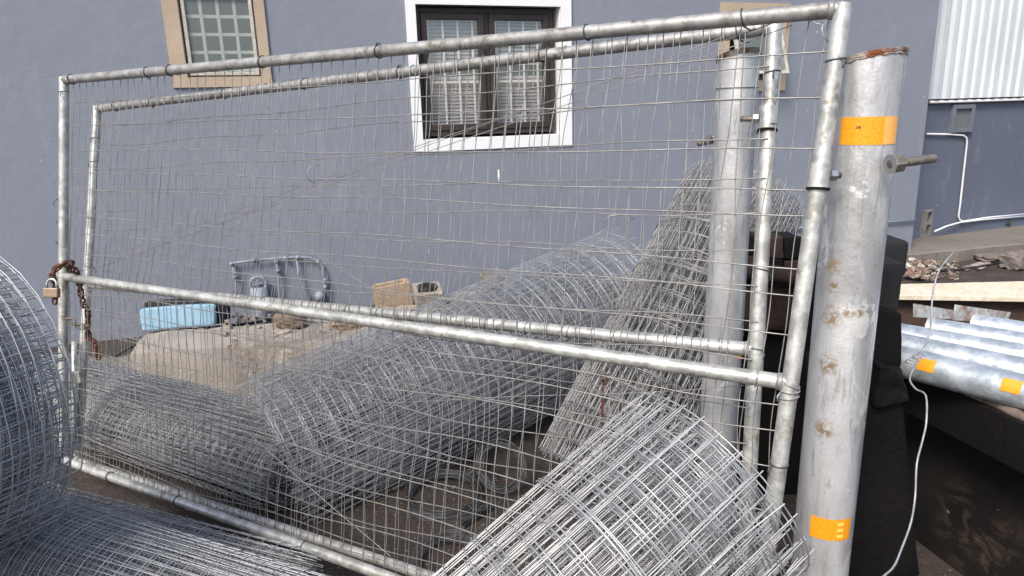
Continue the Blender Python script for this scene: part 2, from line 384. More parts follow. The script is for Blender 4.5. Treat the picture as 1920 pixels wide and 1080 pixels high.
b.build('wall', M['wall'], bld)
MB().wbox(W1, -9.1, 5.12, TOPZ + .003, TOPZ + .14, -.12, 6).build('roof', M['concrete'], bld)

def trim(h, w, m, wl=None, wb=None, name='window_surround', out=.018, top=True):
    wl = wl or w; wb = wb or w; t = MB()
    t.wbox(W1, h[0] - wl, h[0], h[2] - wb, h[3] + w, -out, .004); t.wbox(W1, h[1], h[1] + w, h[2] - wb, h[3] + w, -out, .004)
    t.wbox(W1, h[0], h[1], h[2] - wb, h[2], -out, .004)
    if top: t.wbox(W1, h[0], h[1], h[3], h[3] + w, -out, .004)
    # painted reveal lining
    t.wbox(W1, h[0], h[0] + .006, h[2], h[3], .004, .2); t.wbox(W1, h[1] - .006, h[1], h[2], h[3], .004, .2)
    t.wbox(W1, h[0] + .006, h[1] - .006, h[2], h[2] + .006, .004, .2)
    return t.build(name, m, bld)
trim(big, .105, M['trim_white'], .085, .10, top=True)
trim(small, .075, M['trim_beige'], .115, .075)
trim(awn, .11, M['trim_beige'], .12, .10)

def rect_frame(t, w, u0, u1, z0, z1, wd, o0, o1):
    t.wbox(w, u0, u0 + wd, z0, z1, o0, o1); t.wbox(w, u1 - wd, u1, z0, z1, o0, o1)
    t.wbox(w, u0 + wd, u1 - wd, z0, z0 + wd, o0, o1); t.wbox(w, u0 + wd, u1 - wd, z1 - wd, z1, o0, o1)
# big double window
u0, u1, z0, z1 = big; u0 += .008; u1 -= .045; z0 += .03; z1 -= .012; mid = (u0 + u1) / 2 + .0
t = MB(); rect_frame(t, W1, u0, u1, z0, z1, .045, .075, .135); t.wbox(W1, mid - .022, mid + .022, z0 + .045, z1 - .045, .078, .135)
wf = t.build('window', M['frame_brown'], bld, bevel=.004); wf['label'] = 'dark brown double casement window with white bars behind'
for a, c in ((u0 + .047, mid - .024), (mid + .024, u1 - .047)):
    t = MB(); rect_frame(t, W1, a, c, z0 + .047, z1 - .047, .052, .058, .115); t.build('casement', M['frame_brown'], wf, bevel=.005)
    MB().wbox(W1, a + .05, c - .05, z0 + .095, z1 - .095, .085, .090).build('pane', M['glass'], wf)
t = MB()
for a, c in ((u0 + .10, mid - .08), (mid + .08, u1 - .10)):
    for k in range(4):
        x = a + (c - a) * (k + .12) / 3.4; t.wbox(W1, x - .008, x + .008, z0 + .05, z1 - .05, .118, .13)
t.wbox(W1, u0 + .06, u1 - .06, z0 + .46, z0 + .482, .131, .14); t.wbox(W1, u0 + .06, u1 - .06, z1 - .30, z1 - .283, .131, .14)
t.build('burglar_bars', M['bars'], wf)
t = MB(); z = z0 + .06
while z < z1 - .05:
    gap = z0 + .50 < z < z0 + .60
    if not gap:
        for (a, c) in ((u0 + .06, mid - .005), (mid + .005, u1 - .06)):
            t.add([W1.P(a, z, .155), W1.P(c, z, .155), W1.P(c, z + .027, .165), W1.P(a, z + .027, .165)], [(0, 1, 2, 3)])
    z += .031
t.build('blind', M['blind'], wf)
MB().wbox(W1, u0 + .02, u1 - .02, z0 + .42, z0 + .68, .19, .20).build('curtain', M['curtain'], wf)
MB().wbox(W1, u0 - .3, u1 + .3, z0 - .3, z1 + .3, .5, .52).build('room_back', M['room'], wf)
# small left window
u0, u1, z0, z1 = small
t = MB(); rect_frame(t, W1, u0 + .008, u1 - .008, z0 + .008, z1 - .002, .022, .05, .09)
sf = t.build('window', M['frame_alu'], bld, bevel=.003); sf['label'] = 'small frosted top window with pale sash and beige surround'
t = MB(); rect_frame(t, W1, u0 + .02, u1 - .018, z0 + .016, z1 - .02, .026, -.004, .03); t.build('sash', M['frame_alu'], sf, bevel=.003)
MB().wbox(W1, u0 + .045, u1 - .043, z0 + .04, z1 - .044, .012, .017).build('pane', M['frost'], sf)
t = MB()
for k in range(5): x = u0 + .03 + (u1 - u0 - .06) * k / 4; t.wbox(W1, x - .012, x + .012, z0 + .02, z1 - .02, .022, .030)
for k in range(5): z = z0 + .06 + (z1 - z0 - .1) * k / 4; t.wbox(W1, u0 + .02, u1 - .02, z - .012, z + .012, .031, .038)
t.build('burglar_bars', M['bars'], sf)
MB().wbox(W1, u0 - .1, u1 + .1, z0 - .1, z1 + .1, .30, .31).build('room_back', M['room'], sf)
# awning window pushed open (right)
u0, u1, z0, z1 = awn
t = MB(); rect_frame(t, W1, u0 + .006, u1 - .006, z0 + .006, z1 - .006, .03, .05, .09)
af = t.build('window', M['frame_brown'], bld, bevel=.003); af['label'] = 'small open awning window with sash tilted outwards behind the far post'
aw = MB(); ag = MB(); ang = rad(20); zh = z1 - .03; L = .58
def AP(u, d, o): return W1.P(u, zh - d * math.cos(ang), -d * math.sin(ang) + o)
def abox(m, a, c, d0, d1, o0, o1):
    m.hexa([AP(a, d1, o0), AP(c, d1, o0), AP(c, d1, o1), AP(a, d1, o1), AP(a, d0, o0), AP(c, d0, o0), AP(c, d0, o1), AP(a, d0, o1)])
uu0, uu1 = u0 + .02, u1 + .0
abox(aw, uu0, uu0 + .03, 0, L, 0, .03); abox(aw, uu1 - .03, uu1, 0, L, 0, .03); abox(aw, uu0 + .03, uu1 - .03, 0, .03, 0, .03); abox(aw, uu0 + .03, uu1 - .03, L - .03, L, 0, .03)
aw.build('sash', M['frame_alu'], af); abox(ag, uu0 + .028, uu1 - .028, .028, L - .028, .01, .015); ag.build('pane', M['frost'], af)
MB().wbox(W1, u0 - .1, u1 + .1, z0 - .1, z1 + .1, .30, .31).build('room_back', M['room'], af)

# painted pipe run low on the wall
pr = thing('wall_pipe', 'blue-grey painted pipe loop with taps and drain stub low on the plastered wall', 'pipework')
def wp(px, py, o=-.04): return W1.px(px, py, o)
path = [(433, 494), (470, 489), (520, 484), (560, 482), (580, 483), (595, 489), (605, 500), (608, 530), (611, 556)]
t = MB(); t.tube([wp(*p) for p in path], .011, 8); t.build('pipe', M['paint_pipe'], pr, smooth='all')
for pts in ([(434, 494), (440, 515), (443, 540), (444, 560)], [(518, 486), (522, 515), (524, 560), (525, 575)], [(556, 484), (561, 520), (572, 548), (588, 566)]):
    MB().tube([wp(*p) for p in pts], .009, 8).build('drop_pipe', M['paint_pipe'], pr, smooth='all')
for p in ((434, 495), (440, 520), (476, 488), (518, 490), (521, 508), (535, 484), (558, 483), (596, 491), (609, 525), (610, 538)):
    q = wp(*p); MB().tube([q - W1.n * .012, q + W1.n * .035], [.020, .017], 8).build('pipe_joint', M['paint_pipe'], pr, smooth='all')
q = wp(484, 533, -.05); t = MB(); t.tube([q + W1.t * .065 * math.cos(a) + np.array([0, 0, .065 * math.sin(a)]) for a in np.linspace(0, 2 * math.pi, 24, endpoint=False)], .014, 8, closed=True)
t.box(q, (.11, .012, .012), [W1.t, W1.n, (0, 0, 1)]); t.box(q, (.012, .012, .11), [W1.t, W1.n, (0, 0, 1)])
t.build('drain_ring', M['paint_pipe'], pr, smooth='all')
t = MB(); t.tube([q + np.array([0, 0, -.03]) - W1.n * 0, q + np.array([0, 0, -.42])], [.072, .08], 14); t.build('drain_stub', M['paint_pipe'], pr, smooth='all')
q = wp(600, 556, -.05); MB().tube([q - W1.n * .03, q + W1.n * .05], [.04, .05], 12).build('outlet', M['paint_pipe'], pr, smooth='all')
# thin conduit low along the wall near its right corner
t = MB(); t.tube([W1.px(1370, 448, -.03), W1.px(1540, 421, -.03), W1.px(1640, 418, -.03), W1.px(1717, 413, -.03)], .012, 8)
tag(t.build('wall_conduit', M['paint_pipe'], smooth='all'), 'thin grey conduit running low along the main wall behind the thick front post', 'conduit')

# ------------------------------------------------------------------ far building
fb = thing('far_building', 'dark blue-grey building with pale corrugated cladding at the right edge', 'building')
fu, fz = W2.uz(1745, 186)
zcl = W2.uz(1830, 188)[1]
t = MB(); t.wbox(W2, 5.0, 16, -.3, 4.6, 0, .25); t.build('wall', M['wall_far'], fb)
t = MB(); NP = 620; up = np.linspace(5.0, 15, NP); pr_ = []
for u in up:
    ph = (u % .16) / .16
    o = -.055 - .030 * (min(1, max(0, (abs(ph - .5) - .12) / .12)))
    pr_.append(o)
Vv = []; 
for u, o in zip(up, pr_): Vv += [W2.P(u, zcl + .03, o), W2.P(u, 4.5, o)]
t.add(Vv, [(2 * i, 2 * i + 2, 2 * i + 3, 2 * i + 1) for i in range(NP - 1)])
cl = t.build('corrugated_cladding', M['cladding'], fb); sm = cl.modifiers.new('thick', 'SOLIDIFY'); sm.thickness = .003
t = MB(); t.tube([W2.P(5.5, zcl - .005, -.05), W2.P(14, zcl - .005, -.05)], .018, 8); t.build('flashing_pipe', M['white_pipe'], fb, smooth='all')
u0, z1 = W2.uz(1783, 197); u1, z0 = W2.uz(1817, 247)
t = MB(); rect_frame(t, W2, u0, u1, z0, z1, .05, -.05, .01); vw = t.build('window', M['grey_sash'], fb, bevel=.004)
MB().wbox(W2, u0 + .05, u1 - .05, z0 + .05, z1 - .05, -.02, -.012).build('pane', M['frost'], vw)
t = MB()
def w2p(px, py, o=-.03): return W2.px(px, py, o)
t.tube([w2p(*p) for p in ((1738, 251), (1780, 252), (1806, 254), (1812, 258), (1813, 268), (1806, 330), (1800, 385), (1797, 405), (1799, 412), (1806, 415), (1850, 408), (1925, 401))], .012, 8)
tag(t.build('white_conduit', M['white_pipe'], smooth='all'), 'white conduit bending down and along the dark far wall below the small vent window', 'conduit')
t = MB(); t.tube([w2p(1752, 434, -.12), w2p(1775, 424, -.08), w2p(1800, 417, -.05), w2p(1840, 412), w2p(1925, 405)], .012, 8)
tag(t.build('white_hose', M['white_pipe'], smooth='all'), 'white hose rising from the hollow block along the foot of the far wall', 'hose')

# terrace slab
e0 = onz(1690, 478); e1 = onz(1925, 456); d = nrm((e1 - e0)); d[2] = 0; d = nrm(d)
A = e0 - d * 1.2; Bp = e1 + d * 5
nback = np.array([-d[1], d[0], 0])
t = MB(); N = 60; top = []; 
for i in range(N + 1):
    p = A + (Bp - A) * i / N; jag = .03 * mnoise.noise(Vector((p[0] * 4, p[1] * 4, 0)))
    p = p + nback * jag
    top += [p + np.array([0, 0, -.3]), p + np.array([0, 0, -.012]), p + nback * .02 + np.array([0, 0, .004]), p + nback * 3 + np.array([0, 0, .004])]
t.add(top, [(4 * i + k, 4 * i + 4 + k, 4 * i + 5 + k, 4 * i + 1 + k) for i in range(N) for k in range(3)])
struct(t.build('terrace', M['slab']))

# hollow cement block standing on end
def hollow_block(name, label, c, ax, size, m, holes=2, wt=.035, group=None, vertical=True, wild=0):
    """ax: (width, depth(through), long) ; holes are through depth, stacked along long"""
    w, dp, L = size; X, Y, Z = [np.asarray(a, float) for a in ax]; t = MB(); c = np.asarray(c, float)
    def bx(x0, x1, z0, z1): 
        t.box(c + X * (x0 + x1) / 2 + Z * (z0 + z1) / 2, (x1 - x0, dp, z1 - z0), (X, Y, Z))
    bx(-w / 2, -w / 2 + wt, -L / 2, L / 2); bx(w / 2 - wt, w / 2, -L / 2, L / 2)
    n = holes + 1
    for i in range(n):
        z = -L / 2 + (L - wt) * i / holes; bx(-w / 2 + wt, w / 2 - wt, z, z + wt)
    o = t.build(name, m, bevel=.006); tag(o, label, 'block', group); return o
c = onz(1739, 446, 0); Xw = W2.t
Xb = nrm(np.array([.85, .50, 0])); Yb = np.array([-Xb[1], Xb[0], 0])
hollow_block('hollow_block', 'grey hollow cement block standing on end at the corner of the main wall', c + np.array([0, 0, .185]) + Yb * .08, (Xb, Yb, np.array([0, 0, 1.])), (.17, .16, .36), M['block_grey'])

# rocks
def rock(name, label, c, size, m, seed, cat='rock', rot=0, sub=3, rough=.22, group=None, cub=.0):
    bm = bmesh.new(); bmesh.ops.create_icosphere(bm, subdivisions=sub, radius=1)
    off = Vector((seed * 13.7, seed * 7.1, seed * 3.3)); cr, sr = math.cos(rot), math.sin(rot)
    for v in bm.verts:
        p = v.co.copy()
        if cub: mx = max(abs(p.x), abs(p.y), abs(p.z)); p = p.lerp(p / mx * .8, cub)
        k = 1 + rough * mnoise.noise(p * 1.3 + off) + rough * .5 * mnoise.noise(p * 3.1 + off) + rough * .2 * mnoise.noise(p * 8 + off)
        p = p * k; p.x *= size[0] / 2; p.y *= size[1] / 2; p.z *= size[2] / 2
        v.co = Vector((p.x * cr - p.y * sr + c[0], p.x * sr + p.y * cr + c[1], p.z + c[2]))
    me = bpy.data.meshes.new(name); bm.to_mesh(me); bm.free(); me.materials.append(m)
    o = bpy.data.objects.new(name, me); COL.objects.link(o); tag(o, label, cat, group); return o
def rp(px, py, z=-.14): return onz(px, py, z)
q = rp(1905, 503); rock('rock', 'large grey angular rock at the right edge below the terrace step', q + np.array([0, 0, .09]), (.42, .3, .24), M['rock'], 3, rot=.5, rough=.25, cub=.8)
q = rp(1868, 492); rock('rock', 'flat grey rock slab behind the large angular rock', q + np.array([0, .1, .04]), (.36, .25, .10), M['rock'], 5, rot=.2, rough=.3, cub=.5)
q = rp(1835, 503); rock('rock', 'thin pale broken slab lying left of the large rock', q + np.array([0, 0, .03]), (.36, .12, .07), M['conc_pale'], 6, rot=.5, rough=.35, cub=.6)
q = rp(1818, 507); rock('rock', 'low dark stone in the debris beside the pale broken slab', q + np.array([0, 0, .02]), (.18, .12, .07), M['rock'], 8, rot=.1, rough=.3, cub=.4)
# debris heap
rg = random.Random(4); t = MB()
deb = MB(); debw = MB()
for i in range(260):
    px = 1702 + rg.random() ** 1.4 * 95; py = 478 + rg.random() * 42 + (px - 1702) * .05
    q = onz(px, py, -.13 + .08 * math.exp(-((px - 1725) / 30) ** 2) * rg.random()); s = rg.uniform(.015, .06) * (1.3 if px < 1750 else .7)
    a = rg.random() * 6; X = nrm([math.cos(a), math.sin(a), rg.uniform(-.5, .5)]); Y = nrm(np.cross([0, 0, 1], X)); Z = np.cross(X, Y)
    (debw if rg.random() < .28 else deb).box(q, (s, s * rg.uniform(.3, .9), s * rg.uniform(.2, .6)), (X, Y, Z))
dh = deb.build('rubble', M['brick_bit']); dh['kind'] = 'stuff'; tag(dh, 'reddish broken brick debris scattered below the terrace step', 'rubble')
dh = debw.build('plaster_rubble', M['white_bit']); dh['kind'] = 'stuff'; tag(dh, 'pale plaster crumbs scattered among the brick debris', 'rubble')
# weeds
def weed(px, py, label, s, seed):
    rg = random.Random(seed); c = onz(px, py, .004); t = MB()
    for i in range(16):
        a = rg.random() * 6.28; L = s * rg.uniform(.5, 1); tilt = rg.uniform(.3, 1.1); dd = np.array([math.cos(a) * math.sin(tilt), math.sin(a) * math.sin(tilt), math.cos(tilt)])
        w = nrm(np.cross(dd, [0, 0, 1])) * L * .22; m_ = c + dd * L * .6 + np.array([0, 0, L * .05])
        t.add([c, m_ - w, c + dd * L, m_ + w], [(0, 1, 2, 3)])
    tag(t.build('weed', M['leaf']), label, 'plant', 'weeds at the foot of the far wall')
weed(1805, 433, 'small green weed at the foot of the far wall under the bent white conduit', .16, 1)
weed(1885, 426, 'tiny green weed at the foot of the far wall near the right edge', .12, 2)
t = MB(); t.tube([onz(1690, 520, -.1), onz(1735, 516, -.12), onz(1765, 508, -.13), onz(1800, 505, -.12), onz(1835, 500, -.08), onz(1875, 493, -.05)], .012, 6)
tag(t.build('hose', M['black_cable'], smooth='all'), 'dark hose lying across the debris below the terrace', 'hose')

# ------------------------------------------------------------------ cream slab beyond the trailer
zc = .46
q = [onz(1670, 553, zc), onz(1925, 557, zc), onz(1925, 515, zc), onz(1670, 539, zc)]
ex = nrm(q[1] - q[0]); q[1] = q[1] + ex * .9; q[2] = q[2] + ex * 1.2; q[0] = q[0] - ex * .6; q[3] = q[3] - ex * .6
dn = np.array([0, 0, -.035]); t = MB(); t.hexa([p + dn for p in q] + q)
tag(t.build('stone_slab', M['cream'], bevel=.004), 'long cream stone slab lying behind the galvanized poles', 'stone slab')
t = MB(); t.hexa([q[0] + [.05, .08, -.75], q[1] + [0, .08, -.75], q[2] + [0, -.05, -.75], q[3] + [.05, -.05, -.75], q[0] + [.05, .08, -.038], q[1] + [0, .08, -.038], q[2] + [0, -.05, -.038], q[3] + [.05, -.05, -.038]])
tag(t.build('plinth', M['earth_brown']), 'rust-brown retaining plinth under the cream stone slab', 'plinth')

# ------------------------------------------------------------------ trailer
tr = thing('steel_trailer', 'black rusty steel trailer holding galvanized poles behind the front post', 'trailer')
Bz = .76
b0 = onz(1678, 682, Bz); b1 = onz(1920, 792, Bz); bd = nrm(b1 - b0); b0 = b0 - bd * .05; b1 = b1 + bd * 1.2
side = np.array([-bd[1], bd[0], 0]); side = side if side[0] > 0 else -side
t = MB(); H = .17
t.hexa([b0 - [0, 0, H], b1 - [0, 0, H], b1 - [0, 0, H] + side * .07, b0 - [0, 0, H] + side * .07, b0 - [0, 0, .004], b1 - [0, 0, .004], b1 - [0, 0, .004] + side * .07, b0 - [0, 0, .004] + side * .07])
t.build('side_beam', M['black_steel'], tr, bevel=.006)
t = MB(); pts = [b0 + (b1 - b0) * k / 30 + side * .028 + np.array([0, 0, .002 + .003 * math.sin(k * 1.7)]) for k in range(31)]
t.tube(pts, [.016 + .003 * math.sin(k * 2.3) for k in range(31)], 8); t.build('rim', M['lip'], tr, smooth='all')
s2 = side * .14
t = MB(); t.hexa([b0 + s2 - [0, 0, .76], b1 + s2 - [0, 0, .76], b1 + s2 + side * .02 - [0, 0, .76], b0 + s2 + side * .02 - [0, 0, .76], b0 + s2 - [0, 0, H - .02], b1 + s2 - [0, 0, H - .02], b1 + s2 + side * .02 - [0, 0, H - .02], b0 + s2 + side * .02 - [0, 0, H - .02]])
t.build('side_panel', M['panel'], tr)
t = MB(); t.hexa([b0 + s2 + side * .02 - [0, 0, .15], b1 + s2 + side * .02 - [0, 0, .15], b1 + side * 2.2 - [0, 0, .15], b0 + side * 2.2 + [0, .5, -.15], b0 + s2 + side * .02 - [0, 0, .13], b1 + s2 + side * .02 - [0, 0, .13], b1 + side * 2.2 - [0, 0, .13], b0 + side * 2.2 + [0, .5, -.13]])
t.build('floor', M['brown_steel'], tr)
def lumpy(name, pxq, y0, y1, m, seed, amp=.012, cuts=5, bevel=0):
    """box whose front outline is the four picture points on the plane y0, thickness to y1"""
    f = [ony(px, py, y0) for px, py in pxq]; k = [p + np.array([0, y1 - y0, 0]) for p in f]
    t = MB(); t.hexa([f[3], f[2], k[2], k[3], f[0], f[1], k[1], k[0]])
    bm = bmesh.new(); vs = [bm.verts.new(v) for v in t.v]
    for ff in t.f: bm.faces.new([vs[i] for i in ff])
    if bevel: bmesh.ops.bevel(bm, geom=bm.edges[:], offset=bevel, segments=3, profile=.6, affect='EDGES')
    else: bmesh.ops.bevel(bm, geom=bm.edges[:], offset=.006, segments=1, affect='EDGES')
    bmesh.ops.subdivide_edges(bm, edges=bm.edges[:], cuts=cuts, use_grid_fill=True)
    for v in bm.verts:
        n = mnoise.noise_vector(v.co * 9 + Vector((seed, seed * 2, 0))) + .5 * mnoise.noise_vector(v.co * 24 + Vector((seed, 0, 0)))
        v.co += n * amp
    me = bpy.data.meshes.new(name); bm.to_mesh(me); bm.free(); me.materials.append(m); me.shade_smooth()
    o = bpy.data.objects.new(name, me); COL.objects.link(o); o.parent = tr; return o
lumpy('end_column', [(1560, 560), (1693, 588), (1690, 690), (1560, 690)], 2.2, 2.36, M['black_steel'], 1, .005, 8)
lumpy('end_column', [(1550, 689), (1688, 689), (1725, 1080), (1530, 1160)], 2.19, 2.36, M['black_steel'], 2, .005, 8)
lumpy('weld_lump', [(1640, 680), (1708, 700), (1705, 762), (1645, 770)], 2.16, 2.27, M['black_steel'], 3, .018, 8, .02)
lumpy('rubber_block', [(1560, 452), (1708, 452), (1700, 520), (1560, 520)], 2.45, 2.6, M['black_rubber'], 4, .003, 4, .02)
lumpy('rubber_block', [(1560, 492), (1698, 494), (1684, 586), (1560, 586)], 2.24, 2.40, M['black_rubber'], 5, .003, 4, .008)
lumpy('end_panel', [(1352, 480), (1532, 500), (1510, 1150), (1340, 1150)], 2.86, 2.95, M['black_steel'], 6, .012, 8)
lumpy('end_panel', [(1385, 540), (1500, 540), (1490, 620), (1380, 620)], 2.80, 2.86, M['brown_steel'], 7, .016, 6)
for i, (a, c, e, f_) in enumerate(((1372, 443, 1425, 478), (1427, 444, 1470, 484), (1472, 446, 1506, 486), (1372, 480, 1432, 512), (1434, 486, 1470, 512), (1472, 488, 1508, 512))):
    lumpy('corroded_block', [(a, c), (e, c), (e, f_), (a, f_)], 2.84, 3.0, M['brown_steel'] if i % 2 else M['black_steel'], 10 + i, .006, 4, .008)
t = MB(); pp = [ony(px, py, 2.78) for px, py in ((1360, 500), (1440, 512), (1500, 522), (1545, 528))]
t.tube(pp, [.034, .036, .038, .036], 14); t.build('cross_pipe', M['brown_steel'], tr, smooth='all')
t = MB(); t.mm((.9, 2.9, 0), (3.2, 2.93, .62)); t.build('head_board', M['black_steel'], tr)

# poles in the trailer
pgroup = 'galvanized poles lying in the trailer'
poles = [((1690, 678), (1920, 735), .83, 'near galvanized pole with orange tape bands resting on the trailer side beam', ((1745, 9), (1903, 9))),
         ((1690, 652), (1920, 701), .83, 'second galvanized pole from the trailer side beam', ()),
         ((1690, 632), (1920, 673), .80, 'third galvanized pole from the trailer side beam', ()),
         ((1738, 618), (1920, 648), .75, 'galvanized pole running from the left rusty flange plate', ()),
         ((1822, 610), (1920, 626), .70, 'farthest galvanized pole running from the right rusty flange plate', ())]
for i, (p, q, z, lab, tp) in enumerate(poles):
    P0 = onz(*p, z); P1 = onz(*q, z); dd = nrm(P1 - P0)
    if i < 3: P0 = P0 - dd * .25
    P2 = P1 + dd * .9; r = .056
    o = thing('galvanized_pole', lab, 'pole', pgroup)
    n = 40; t = MB(); t.tube([P0 + (P2 - P0) * k / n for k in range(n + 1)], r, 24); smooth_by_angle(t.build('shaft', M['galv_pole'], o))
    if i >= 3:
        # flange plate standing at the far end
        plx = [(1712, 569), (1789, 582), (1785, 598), (1712, 594)] if i == 3 else [(1790, 571), (1892, 585), (1885, 604), (1786, 600)]
        f = []
        nn = dd
        for px, py in plx: f.append(onp(px, py, P0 - dd * .004, nrm([dd[0] * .5, dd[1], 0])))
        cc = sum(f) / 4; 
        k_ = [a + dd * .008 for a in f]
        t = MB(); t.hexa([f[3], f[2], k_[2], k_[3], f[0], f[1], k_[1], k_[0]]); t.build('flange_plate', galv('rusty_plate', (.50, .50, .49), (.70, .70, .68), (.26, .10, .04), .1, .55, 9, .49), o)
        for s in (.12, .86):
            hp = f[0] + (f[1] - f[0]) * s + (f[3] - f[0]) * .35; MB().tube([hp - dd * .003, hp + dd * .004], .010, 10).build('bolt_hole', M['black_steel'], o)
    for (tx, _) in tp:
        # tape: short sleeve
        best = min(range(200), key=lambda k: abs(((P0 + (P2 - P0) * k / 200 - CAM) @ Rv) / ((P0 + (P2 - P0) * k / 200 - CAM) @ Fv) * FPX + CX - tx))
        c = P0 + (P2 - P0) * best / 200; t = MB(); e2_ = nrm(np.cross(np.cross(dd, [0, 0, 1]), dd)); e1_ = nrm(np.cross(dd, e2_)); e1_ = e1_ if e1_ @ (CAM - c) > 0 else -e1_; NN = 14; Vt = []
        for k in range(NN + 1):
            a_ = .12 + .78 * k / NN; Vt += [c + sg_ * dd * .027 + (r + .0015) * (e1_ * math.cos(a_) + e2_ * math.sin(a_)) for sg_ in (-1, 1)]
        t.add(Vt, [(2 * k, 2 * k + 1, 2 * k + 3, 2 * k + 2) for k in range(NN)]); smooth_by_angle(t.build('reflective_tape', M['tape'], o))

# thin loose wire hanging from the poles to the ground
t = MB(); pts = [(1788, 473, 2.5), (1762, 505, 2.4), (1750, 545, 2.35), (1746, 590, 2.3), (1743, 625, 2.3), (1728, 660, 2.25), (1713, 690, 2.2), (1706, 712, 2.15), (1718, 730, 2.1), (1736, 742, 2.05), (1737, 790, 2.0), (1730, 825, 2.0), (1719, 870, 1.95), (1716, 930, 1.95), (1708, 980, 1.9), (1690, 1030, 1.85), (1676, 1062, 1.8), (1655, 1082, 1.75), (1600, 1130, 1.7)]
P = [at(*p) for p in pts]; fine = []
for i in range(len(P) - 1):
    for k in range(4): 
        s = k / 4; a = P[max(i - 1, 0)]; b_ = P[i]; c_ = P[i + 1]; d_ = P[min(i + 2, len(P) - 1)]
        fine.append(.5 * ((2 * b_) + (c_ - a) * s + (2 * a - 5 * b_ + 4 * c_ - d_) * s * s + (3 * b_ - a - 3 * c_ + d_) * s ** 3))
t.tube(fine, .0028, 6)
lw = t.build('loose_wire', wiremat('loose_wire_metal', (.30, .31, .33), (.45, .46, .48), (.3, .25, .2), .3, .5), smooth='all'); tag(lw, 'single bent grey wire hanging down in front of the black trailer side', 'wire')
for s_ in range(3):
    c = at(1722 - 6 * s_, 668 + 4 * s_, 2.25); k = MB(); k.tube([c + np.array([.02 * math.cos(a), .006 * math.sin(2 * a), .012 * math.sin(a)]) for a in np.linspace(0, 5.5, 12)], .0016, 5)
    k.build('twist', M['wire_grey'], lw, smooth='all')

# ------------------------------------------------------------------ posts
def ring_pts(c, r, n=40, ax1=(1, 0, 0), ax2=(0, 1, 0)):
    ax1 = np.asarray(ax1); ax2 = np.asarray(ax2)
    return [c + r * (ax1 * math.cos(a) + ax2 * math.sin(a)) for a in np.linspace(0, 2 * math.pi, n, endpoint=False)]
def tape(o, c, r, h, a0, a1, m, name='reflective_tape', n=24, tilt=0.0, off=.0012, rag=0):
    """curved strip on the post: angles measured from the direction to the camera, to the right positive"""
    t = MB(); V = []; base = math.atan2(-c[1], -c[0])
    for i in range(n + 1):
        a = base + (a0 + (a1 - a0) * i / n)
        zz = tilt * (i / n - .5); 
        V += [(c[0] + (r + off) * math.cos(a), c[1] + (r + off) * math.sin(a), c[2] - h / 2 + zz), (c[0] + (r + off) * math.cos(a), c[1] + (r + off) * math.sin(a), c[2] + h / 2 + zz)]
    if rag:
        V[0] = (V[0][0], V[0][1], V[0][2] + .004)
    t.add(V, [(2 * i, 2 * i + 2, 2 * i + 3, 2 * i + 1) for i in range(n)])
    return smooth_by_angle(t.build(name, m, o))
def post(name, label, top, base_xy, r, seed):
    o = thing(name, label, 'post', 'thick gate posts')
    n = 60; top = np.asarray(top); bs = np.array([base_xy[0], base_xy[1], -.15])
    P = [bs + (top - bs) * k / n for k in range(n + 1)]
    sh = lambda p: (p[0], p[1], p[2] + (.09 * (p[0] - top[0]) - .18 * (p[1] - top[1])) * max(0, 1 - (top[2] - p[2]) / .06))
    t = MB(); t.tube(P, r, 48); t.v = [sh(p) for p in t.v]; smooth_by_angle(t.build('shaft', M['galv_post'], o))
    t = MB(); t.tube([top + [0, 0, -.004], top + [0, 0, -.002], top + [0, 0, .007], top + [0, 0, .009]], [r + .001, r + .003, r + .003, r - .003], 48); t.v = [(p[0], p[1], p[2] + .09 * (p[0] - top[0]) - .18 * (p[1] - top[1])) for p in t.v]; smooth_by_angle(t.build('cap', M['rust_pipe'], o))
    wl = MB(); rp_ = []
    for k, a in enumerate(np.linspace(0, 2 * math.pi, 60, endpoint=False)): rp_.append(top + np.array([(r + .0006) * math.cos(a), (r + .0006) * math.sin(a), -.0055 + .09 * r * math.cos(a) - .18 * r * math.sin(a) + .0015 * math.sin(k * 2.1)]))
    wl.tube(rp_, [.0026 + .0009 * math.sin(k * 1.3) for k in range(60)], 6, closed=True); wl.build('weld_bead', M['rust_pipe'], o, smooth='all')
    return o, P
T1 = at(1632, 112, 1.70); B1 = onp(1551, 950, T1 + [0, 0, 0], np.array([0, 1.0, 0])); B1 = np.array([T1[0] + .0, T1[1], 0])
p1, P1s = post('gate_post', 'thick galvanized front post with two orange tape bands and a long bolt', T1, (T1[0] - .012, T1[1]), .078, 1)
def on_post(px, py, P): # centre of the post at the height seen at this picture row
    best = min(P, key=lambda q: abs(CY - ((q - CAM) @ Uv) / ((q - CAM) @ Fv) * FPX - py)); return best
def dens(P): return [P[0] + (P[-1] - P[0]) * k / 1500 for k in range(1501)]
D1 = dens(P1s); r1 = .078
c = on_post(0, 244, D1)
tape(p1, c, r1, .066, -.70, .60, M['tape'], rag=1); tape(p1, c + [0, 0, 0], r1, .066, .602, 1.15, M['tape_pale'])
